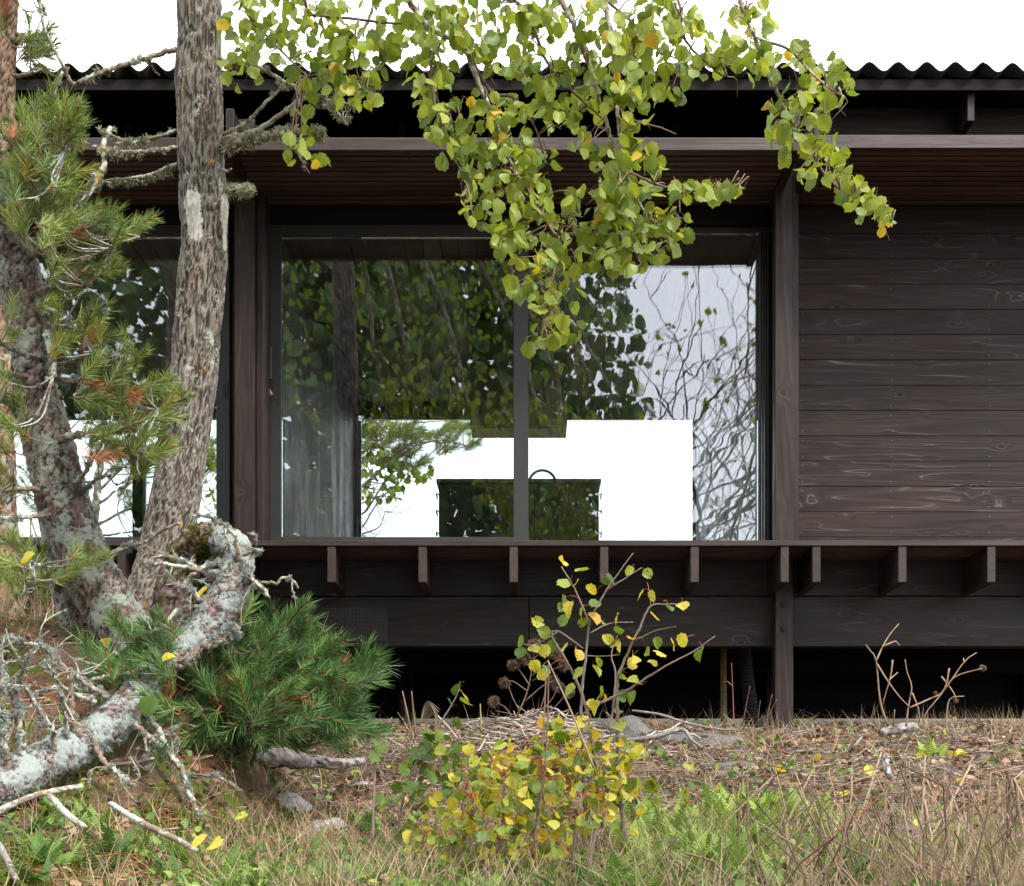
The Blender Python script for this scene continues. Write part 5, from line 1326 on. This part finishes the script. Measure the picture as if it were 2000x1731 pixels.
bag.scatter(ribbon(2, 1, .022, .12, False), (W, T+np.array([0, 0, .012])), rng.uniform(0, 1, n))
tag(tag(bag.build('needle_litter', M['redneedle'], None, True), kind='stuff'), 'fallen red brown pine needles covering the bank', 'pine needles')
T = spots(7500, lambda px, d: (np.where(px < 720, 1.0, .0)+np.where((px > 1700) & (px < 1800) & (d > 6.7) & (d < 7.3), 1, 0)+np.where((px > 1450) & (d < 5.6), .25, 0))*clump(px, d, 3.6, .16)**3); n = len(T); bag = Bag(); d = unit(n)*.5; d[:, 2] = 1
scatter_group(bag, LICHENS, frames(d, unit(n)), T-np.array([0, 0, .004]), rng.uniform(.012, .032, n), np.clip(rng.normal(.5, .25, n), 0, 1))
tag(tag(bag.build('moss', M['moss'], None, True), kind='stuff'), 'yellow green moss cushions on the bank', 'moss')
# small green herbs between the grass
T = spots(4200, lambda px, d: np.interp(d, [4.1, 6, 7, 9.5, 10], [1, .9, .3, .12, .05])*np.interp(px, [-300, 700, 1250, 1650, 2000], [.3, .6, 1, .8, .35])*clump(px, d, 2.0, .0)); n = len(T); bag = Bag(); d = unit(n)*.8; d[:, 2] = np.abs(d[:, 2])+.25
scatter_group(bag, LEAVES_LO, frames(d, np.array([[0, 0, 1.0]])+unit(n)*.4), T+np.stack([np.zeros(n), np.zeros(n), rng.uniform(0, .05, n)], -1), rng.uniform(.015, .04, n), np.clip(rng.normal(.5, .25, n), 0, 1))
tag(tag(bag.build('ground_herbs', M['fern'], None, True), kind='stuff'), 'small green herbs between the grass', 'herbs')
# brushwood heap
k = 420; c0 = np.stack([rng.normal(.10, .33, k), rng.normal(8.6, .28, k)], -1); z = ground_z(c0[:, 0], c0[:, 1])+EYE+np.abs(rng.normal(.03, .03, k)); T = np.column_stack([c0, z])
bag = Bag(); d = unit(k); d[:, 2] *= .22; ln = rng.uniform(.1, .34, k); W = frames(d, unit(k))*ln[:, None, None]; kk = rng.uniform(.002, .006, k)/(.03*ln); W[:, :, 0] *= kk[:, None]; W[:, :, 2] *= kk[:, None]
bag.scatter(tw1, (W, T), np.clip(rng.normal(.62, .25, k), 0, 1))
tag(tag(bag.build('brushwood', M['twig'], None, True), kind='stuff'), 'heap of pale broken sticks below the dark gap', 'sticks')

# ------------------------------------------------------------------ stones, logs, fallen leaves
gs = Mat('granite'); o_ = gs.n('TexCoord').outputs['Object']; n1 = gs.noise(o_, 5, 5, .65); n2 = gs.noise(o_, 60, 4, .7)
c = gs.mix(n1, (.085, .078, .072), (.22, .205, .19)); c = gs.mix(gs.ramp(n2, [(.35, 1.0), (.5, 0.0)]), c, (.12, .115, .11)); c = gs.mix(gs.ramp(gs.noise(o_, 9, 3), [(.56, 0.0), (.62, .5)]), c, (.26, .18, .15))
M['stone'] = gs.done(gs.principled(c, .85, gs.bump(gs.math('ADD', n1, n2), 1.0, .03), .25))
gs = Mat('pale stone'); o_ = gs.n('TexCoord').outputs['Object']; n1 = gs.noise(o_, 8, 5, .65); n2 = gs.noise(o_, 70, 4, .7)
c = gs.mix(n1, (.22, .21, .20), (.46, .445, .42)); c = gs.mix(gs.ramp(n2, [(.36, 1.0), (.48, 0.0)]), c, (.2, .2, .18))
M['palestone'] = gs.done(gs.principled(c, .85, gs.bump(gs.math('ADD', n1, n2), .6, .01), .25))
def stone(px, d, sx, sy, sz, label, mat='stone', seed=0, dz=0.0, rz=0.0, flat=.0):
    bm = bmesh.new(); bmesh.ops.create_icosphere(bm, subdivisions=3, radius=1)
    for v in bm.verts:
        n = v.co.normalized(); a = mnoise.noise(n*1.3+Vector((seed, 0, 0)))*.4+mnoise.noise(n*3.1+Vector((0, seed, 0)))*.14
        v.co = n*(1+a)
        if flat: v.co.z = min(v.co.z, flat+.1*mnoise.noise(n*2.5+Vector((seed, 1, 2))))
        v.co = Vector((v.co.x*sx, v.co.y*sy, v.co.z*sz))
    o = bm_obj('stone', bm, M[mat], None, True); o.location = G(px2x(px, d), d, dz); o.rotation_euler = (0, 0, rz)
    return tag(o, label, 'stone')
stone(1330, 8.9, .36, .30, .11, 'broad flat grey granite slab just left of the post foot', 'stone', 1.7, .0, .1, .35).rotation_euler = (.08, .04, .1)
stone(1375, 8.1, .25, .22, .075, 'lower pink grey granite slab with a branch lying over it', 'stone', 2.4, -.01, -.1, .35).rotation_euler = (.06, -.06, -.3)
stone(1225, 8.7, .17, .16, .13, 'rounded pink granite stone half hidden by the yellow sapling', 'stone', 3, 0, .5)
stone(566, 6.7, .085, .07, .075, 'white pointed stone in front of the fallen grey log', 'palestone', 4, .0, .2)
stone(640, 6.4, .10, .07, .05, 'pale flat stone half buried in grass right of the white stone', 'palestone', 5, -.01, .6)
stone(497, 6.9, .05, .05, .05, 'small grey stone at the left end of the fallen log', 'palestone', 6, .0, .2)
stone(1505, 9.6, .09, .08, .10, 'grey stone tucked left behind the post foot', 'stone', 7, .02)
stone(1765, 6.3, .075, .05, .03, 'grey flat stone on bare ground above the dead stalks', 'stone', 8, .0, .3)
stone(1920, 8.2, .045, .04, .04, 'small grey stone at right near the dark green grass tuft', 'stone', 9)
stone(1900, 6.4, .09, .06, .03, 'low grey stone among the stalks at the right edge', 'stone', 10, 0, .8)
stone(685, 4.75, .03, .03, .035, 'small brown rounded stone at the bottom left of the saplings', 'stone', 11, .02)
stone(1480, 5.6, .05, .04, .03, 'pale stone sunk between the bright ferns', 'palestone', 12)
for i in range(26):
    d = random.uniform(6.9, 9.2); px = random.choice([random.uniform(560, 1000), random.uniform(1400, 2050)]); q = random.uniform(.012, .034)
    o = stone(px, d, q*1.4, q, q*.6, 'small pale stone chip on the brown litter before the house', random.choice(['stone', 'palestone']), 20+i, 0, random.uniform(0, 3)); o['group'] = 'stone chips on the litter'
def log(pts, rads, label, mat='deadwood', name='log', amp=.006):
    o, p, r = woody(name, [np.array(q) for q in pts], rads, M[mat], None, 20, .02, amp, 'furrow', None, .02); return tag(o, label, 'log' if name == 'log' else 'branch')
log([P(492, 1482, 7.0), P(540, 1480, 7.02), P(600, 1486, 7.05), P(660, 1490, 7.1), P(712, 1486, 7.2)], [.05, .045, .038, .030, .018], 'fallen grey weathered log at the edge of the low pine shoots')
log([P(1731, 1480, 7.0), P(1730, 1495, 6.95), P(1738, 1518, 6.85)], [.017, .018, .015], 'short grey cut branch standing on end on the litter', amp=.003)
log([P(1720, 1432, 8.7), P(1755, 1424, 8.75), P(1790, 1420, 8.8)], [.02, .03, .025], 'short grey driftwood log at the foot of the dead shrub', amp=.004)
log([P(1200, 1450, 8.0), P(1270, 1441, 7.9), P(1330, 1425, 7.9), P(1350, 1445, 7.8), P(1370, 1460, 7.75)], [.014, .014, .012, .009, .005], 'pale bent branch lying in front of the lower granite slab', name='fallen_branch', amp=0)
log([P(1235, 1388, 8.5), P(1290, 1396, 8.4), P(1340, 1412, 8.35), P(1400, 1424, 8.3), P(1440, 1425, 8.3)], [.006, .007, .007, .006, .003], 'thin blue grey branch lying across the granite slab', name='fallen_branch', amp=0)
log([P(1652, 1472, 8.2), P(1668, 1458, 8.1), P(1683, 1440, 8.15)], [.005, .007, .006], 'white peeled stick leaning up on the brown litter', name='fallen_branch', amp=0)
log([P(1672, 1526, 6.9), P(1700, 1515, 6.85), P(1716, 1503, 6.85)], [.003, .005, .005], 'thin pale twig touching the cut branch on the litter', name='fallen_branch', amp=0)
log([P(1800, 1494, 7.2), P(1840, 1502, 7.1), P(1870, 1514, 7.0), P(1905, 1525, 6.95)], [.004, .006, .006, .003], 'long pale peeled branch lying on the litter at the right', name='fallen_branch', amp=0)
log([P(-30, 1600, 4.9), P(42, 1564, 4.95), P(106, 1545, 5.0), P(160, 1536, 5.05)], [.011, .011, .010, .009], 'lichen grey branch lying across the lower left bank', 'branch', 'fallen_branch', 0)
log([P(95, 1552, 4.95), P(127, 1587, 4.85), P(166, 1618, 4.8)], [.011, .011, .010], 'thick broken lichen stick pointing down at the lower left', 'branch', 'fallen_branch', 0)
log([P(215, 1570, 5.0), P(275, 1606, 4.9), P(338, 1636, 4.85), P(385, 1662, 4.8)], [.010, .011, .010, .008], 'brown barked stick lying on moss at the lower left', 'branch', 'fallen_branch', 0)
log([P(-10, 1640, 4.6), P(14, 1680, 4.5), P(34, 1725, 4.45)], [.011, .010, .009], 'pale stick in the bottom left corner', 'deadwood', 'fallen_branch', 0)
log([P(205, 1495, 5.9), P(255, 1492, 5.85), P(305, 1480, 5.85)], [.009, .009, .006], 'dark brown stick under the contorted pine trunk', 'branch', 'fallen_branch', 0)
for (px, d) in ((1600, 7.9), (1640, 6.9), (1700, 7.6), (1655, 7.1), (1880, 7.3), (1805, 6.2), (1830, 5.95), (1540, 5.6), (1720, 5.8), (1860, 8.0), (1790, 8.0), (1535, 7.5), (1575, 6.6), (1400, 7.2), (1450, 6.9), (1930, 6.7), (1200, 7.6), (700, 7.6), (560, 5.0), (690, 4.8), (760, 7.8), (900, 8.2), (1870, 8.1), (1745, 5.4), (1850, 5.2)):
    o = bpy.data.objects.new('fallen_leaf', leaf_variant('leaf_y', 'petiole_r', random.randrange(9), random.choice([14, 15, 16, 17, 18, 19]))); o.location = G(px2x(px, d), d, .028)
    o.rotation_euler = (random.gauss(.35, .3), random.gauss(0, .35), random.uniform(0, 6.28)); s = random.uniform(.045, .062); o.scale = (s, s, s); link(o)
    tag(o, 'fallen yellow aspen leaf lying on the brown litter', 'leaf', 'fallen yellow leaves on the ground')
def lone_leaf(px, py, d, s, rq, label, mat='leaf_y', k=0, up=(0, -.5, .8)):
    o = bpy.data.objects.new('fallen_leaf', leaf_variant(mat, 'petiole', k, rq)); m = Matrix(tuple(map(tuple, frames(np.array([[.5, -.1, .3]]), np.array([up]))[0]*s))).to_4x4(); m.translation = P(px, py, d); o.matrix_local = m; link(o); tag(o, label, 'leaf')
lone_leaf(386, 1166, 6.2, .06, 19, 'orange yellow leaf caught on the loop of the contorted pine', k=2)
lone_leaf(318, 1292, 5.9, .055, 18, 'pale yellow leaf caught in pine shoots on the contorted trunk', k=3)
lone_leaf(198, 1255, 6.2, .05, 16, 'narrow yellow leaf hanging in the needles left of the contorted pine', k=5, up=(1, -.4, 0))
lone_leaf(45, 1100, 5.8, .06, 13, 'yellow leaf resting on the low pine shoot at the left edge', k=4)
lone_leaf(375, 1655, 4.75, .065, 18, 'left of two orange leaves touching at the bottom left', k=6)
lone_leaf(405, 1658, 4.75, .06, 19, 'right of two orange leaves touching at the bottom left', k=7)
lone_leaf(275, 1388, 5.75, .08, 4, 'large green leaf in front of the lichen crusted contorted trunk', 'leaf_g', 1, (0, -1, .2))
lone_leaf(460, 1600, 5.2, .045, 12, 'small yellow green leaf on the reddish needle litter', k=8)
# ------------------------------------------------------------------ beyond the house
def crown_tree(base, h, label, crown, nleaf, mat, seed, trunk_r=.12, lsize=.09, group=None, name='tree', bark_='pine', lean=(0, 0), hole=-.1, branches=9):
    th = thing(name, base, label, 'tree', group); r_ = random.Random(seed)
    b = np.array(base); top = b+np.array([lean[0], lean[1], h])
    pts = [b-np.array([0, 0, .2]), b*.6+top*.4+np.array([r_.gauss(0, .15), 0, 0]), top]
    o, p, r = woody('trunk', pts, [trunk_r, trunk_r*.7, trunk_r*.2], M[bark_], th, 14, .1, .012, 'plate', None, .02)
    for k in range(branches):
        i = r_.randrange(int(len(p)*.35), len(p)-1); a = p[i]; ln = r_.uniform(.25, .6)*crown[0]*1.4; an = r_.uniform(0, 6.28)
        e = a+np.array([math.cos(an)*ln, math.sin(an)*ln, r_.uniform(.1, .6)*ln]); m = (a+e)/2+np.array([0, 0, -.08*ln])
        woody('branch', [a, m, e], [trunk_r*.3, trunk_r*.2, trunk_r*.06], M['branch'], th, 6, .08, 0, '', None, .06)
    c0 = top-np.array([0, 0, crown[2]*.75]); k = nleaf
    q = rng.standard_normal((k, 3)); q /= np.linalg.norm(q, axis=1)[:, None]; q *= rng.uniform(0, 1, k)[:, None]**.4; C = c0+q*np.array(crown)
    cl = np.array([mnoise.noise(Vector(tuple(c*(1.4/max(.6, crown[0]*.4))+seed))) for c in C]); C = C[cl > hole]; k = len(C)
    bag = Bag(); scatter_group(bag, LEAVES_LO, leaf_pose(C, k, .5), C, rng.uniform(.7, 1.2, k)*lsize, np.clip(rng.beta(2, 2, k)*.9, 0, .9))
    tag(attach(bag.build('crown', M[mat]), th), kind='stuff'); return th

# wind-shaped pine and birch seen through the rooms
def limb_tree(name, base, courses, d, label, tufts, leaves, trunk=None):
    th = thing(name, base, label, 'tree'); ps = []
    extra = []
    for lst, r0, r1 in courses[1:]:          # finer side shoots
        for q in range(6):
            i = random.randrange(1, len(lst)); x0, y0 = lst[i]; a = random.uniform(-1.2, 1.2); L = random.uniform(20, 60); extra.append(([(x0, y0), (x0+L*.5*math.cos(a), y0-L*.5*math.sin(a)+4), (x0+L*math.cos(a+.2), y0-L*math.sin(a+.2))], max(.8, r1*1.1), .5))
    courses = courses+extra
    for lst, r0, r1 in courses:
        n = len(lst); o, p, r = woody('branch' if lst is not courses[0][0] else 'trunk', PL(lst, d, d+random.uniform(-.3, .3)), [rpx(r0+(r1-r0)*i/(n-1), d) for i in range(n)], M['branch'], th, 7, .05, 0, '', None, .06); ps.append((p, r))
    T, Dv = needles(th, tufts, d, .35, lambda x, y: (courses[0][0][-1][0]-120, y+40), 'needle', scale=1.35)
    twigs_to(th, T, Dv, ps, maxlen=1.2, r0=.009)
    if leaves:
        pos = []
        for (cx, cy, rx, ry, n) in leaves:
            for i in range(n): pos.append(np.array(P(rng.normal(cx, rx*.55), rng.normal(cy, ry*.55), d+rng.normal(0, .3))))
        C = np.array(pos); k = len(C); bag = Bag(); scatter_group(bag, LEAVES_LO, leaf_pose(C, k), C, rng.uniform(.07, .1, k), np.clip(rng.beta(2, 1.6, k)*.95, 0, .95)); tag(attach(bag.build('foliage', M['leaf']), th), kind='stuff')
    return th
limb_tree('windswept_pine', G(px2x(640, 18), 18), [([(630, 1330), (636, 1200), (650, 1080), (672, 980), (690, 900), (700, 820), (690, 740)], 10, 5), ([(672, 985), (720, 940), (780, 890), (850, 860), (920, 872)], 4, 1.2), ([(660, 1040), (700, 1010), (720, 990), (760, 930), (800, 905)], 3, 1),
    ([(655, 1060), (700, 1045), (740, 1030), (752, 1000)], 2.5, .8), ([(650, 1075), (700, 1040), (735, 985), (760, 960)], 2.5, .8), ([(690, 900), (740, 860), (800, 830), (870, 822)], 3, 1), ([(655, 1050), (690, 1000), (712, 950)], 2.5, 1), ([(650, 1080), (690, 1055), (730, 1050)], 2, .7),
    ([(660, 1030), (705, 985), (740, 970), (775, 972)], 2, .7)], 18,
    'windswept pine and birch branches seen through the left half of the middle window', [(720,830,40,22,22),(770,850,46,22,26),(830,850,50,16,20),(890,842,36,16,14),(920,868,14,8,5),(760,890,46,22,22),(800,905,40,12,10),(710,880,26,26,12),(860,880,26,8,6),(720,790,60,20,8)],
    [(720,830,40,20,50),(740,900,50,26,60),(790,930,40,16,36),(830,925,22,16,20),(760,960,26,14,20),(720,960,30,20,20)])
limb_tree('bare_branched_tree', G(px2x(150, 18), 18), [([(160, 1330), (170, 1200), (180, 1080), (190, 960), (200, 850), (205, 740)], 10, 6), ([(185, 1030), (240, 1000), (300, 985), (360, 1000), (420, 1015)], 3, 1), ([(188, 990), (240, 950), (310, 930), (380, 950)], 3, 1), ([(180, 1060), (120, 1010), (60, 990)], 3, 1),
    ([(190, 960), (260, 900), (340, 880), (410, 890)], 3, 1), ([(300, 985), (350, 960), (400, 930), (430, 900)], 2, .8), ([(310, 930), (370, 900), (420, 860)], 2, .8), ([(182, 1050), (250, 1040), (330, 1035), (420, 1045)], 2.5, .8), ([(240, 950), (230, 1000), (250, 1045)], 2, .8), ([(340, 880), (380, 930), (400, 990)], 2, .7)], 18,
    'grey branched tree seen through the left window behind the trunks', [(230,900,50,20,16),(320,890,50,16,16),(400,905,30,14,10),(390,870,30,10,10),(120,990,40,20,12),(60,960,40,40,14),(250,960,40,30,8)], [(400,890,30,24,46),(330,880,50,24,46),(420,960,20,40,22)])
for i, (x, d, h, lb, mt) in enumerate(((-2.6, 17.5, .5, 'low yellow green bush showing under the house at the left', 'leaf'), (-1.6, 18.2, .55, 'bright leafy bush showing under the house beside the low pine shoots', 'leaf'), (-.7, 17.6, .5, 'yellow tinged bush showing in the slot under the house', 'leaf_y'), (3.4, 17.8, .35, 'low rusty bush behind the house at the right', 'leaf_y'))):
    th = thing('bush', G(x, d), lb, 'bush'); k = 900; q = rng.standard_normal((k, 3)); q /= np.linalg.norm(q, axis=1)[:, None]; C = np.array(G(x, d))+q*rng.uniform(.3, 1, k)[:, None]*np.array([.6, .4, h]); C = C[C[:, 2] > EYE+ground_z(x, d)-.02]; k = len(C)
    bag = Bag(); scatter_group(bag, LEAVES_LO, leaf_pose(C, k, .2), C, rng.uniform(.04, .06, k), np.clip(rng.beta(2, 1.5, k), 0, 1)); tag(attach(bag.build('foliage', M[mt]), th), kind='stuff')
    for q in range(3):
        b = Bag(); pth, rd = resample([np.array(G(x+.1*q-.1, d)), np.array(G(x+.3*q-.3, d))+np.array([0, 0, h*.7])], [.01, .004], .1); V, F, uv = tube_tri(pth, rd, 5); b.add(V, F, .3); attach(b.build('stem', M['stalk']), th)

# ------------------------------------------------------------------ trees behind the viewer: they show mirrored in the glass and shade the house
crown_tree(G(-4.6, -3.0), 12.8, 'broad dark tree mirrored in the left half of the middle window', (3.0, 2.2, 5.2), 5200, 'needle_d', 11, .16, .24, None, 'mirrored_tree', 'orangepine', (0.6, .5), -.5)
crown_tree(G(-1.9, -5.0), 13.0, 'tall pine mirrored beside the mullion of the middle window', (2.4, 2.0, 5.4), 4600, 'needle_d', 12, .16, .24, None, 'mirrored_tree', 'orangepine', (.3, 0), -.45)
crown_tree(G(.5, -6.5), 11.6, 'rounder tree mirrored low in the middle window', (1.9, 1.8, 4.6), 3600, 'needle_d', 13, .14, .2, None, 'mirrored_tree', 'aspen', (-.2, 0), -.3)
crown_tree(G(-8.0, -1.0), 10.0, 'dark tree mirrored in the left window', (2.8, 2.4, 5.0), 4200, 'needle_d', 14, .18, .24, None, 'mirrored_tree', 'orangepine', (0, 0), -.4)
crown_tree(G(6.5, -9.0), 8.0, 'distant tree mirrored at the right edge of the middle window', (2.2, 2.0, 3.0), 3500, 'needle', 15, .14, .12, None, 'mirrored_tree', 'orangepine', (0, 0), -.1)

def twiggy(name, base, label, lean, h, seed, depth=5, leaves=260):
    """many-stemmed shrub, nearly bare: forks again and again"""
    th = thing(name, base, label, 'shrub'); r_ = random.Random(seed); B = {}
    tips = []
    stems_ = []
    def grow(p, v, L, r, lev, bag):
        pts = [p]; q = p.copy(); vv = v.copy()
        for k in range(4):
            vv = vv+np.array([r_.gauss(0, .16), r_.gauss(0, .16), r_.gauss(.03, .1)]); vv /= np.linalg.norm(vv)
            if q[0]+vv[0]*L/4 < .36*q[1]+.3: vv[0] = abs(vv[0])
            q = q+vv*L/4; pts.append(q.copy())
        pth, rd = resample(pts, [r*(1-.1*i) for i in range(5)], L/5); V, F, uv = tube_tri(pth, rd, 5 if lev < 3 else 3); lc = uv.copy(); lc[:, 2] = .4; bag.add(V, F, 0, lc)
        if lev >= depth: tips.append(q); return
        for k in range(3 if lev < 3 else 2):
            i = r_.choice([2, 3, 4]); w = vv+np.array([r_.gauss(0, .55), r_.gauss(0, .55), r_.gauss(.1, .3)]); w /= np.linalg.norm(w); grow(np.array(pts[i]), w, L*r_.uniform(.6, .85), r*.66, lev+1, bag)
    for s in range(4):
        bag = Bag(); v = np.array([lean[0]+r_.gauss(0, .25), lean[1]+r_.gauss(0, .25), 1.0]); v /= np.linalg.norm(v)
        grow(np.array(base)+np.array([r_.gauss(0, .1), r_.gauss(0, .1), -.1]), v, h*.34, .038, 1, bag); attach(bag.build('stem', M['twigbark']), th)
    C = np.array(tips); C = C[rng.choice(len(C), min(leaves, len(C)), False)]; k = len(C); bag = Bag(); scatter_group(bag, LEAVES_LO, leaf_pose(C, k), C, rng.uniform(.06, .085, k), np.clip(rng.beta(2, 2, k)*.9, 0, .9)); tag(attach(bag.build('foliage', M['leaf']), th), kind='stuff')
twiggy('twiggy_shrub', G(3.1, 1.5), 'nearly bare twiggy shrub mirrored in the right pane of the middle window', (-.36, .0), 10.5, 3, 6, 330)
twiggy('twiggy_shrub', G(2.3, 1.0), 'second sparse twiggy shrub mirrored at the far right of the middle window', (-.02, 0), 10.0, 8, 6, 300)
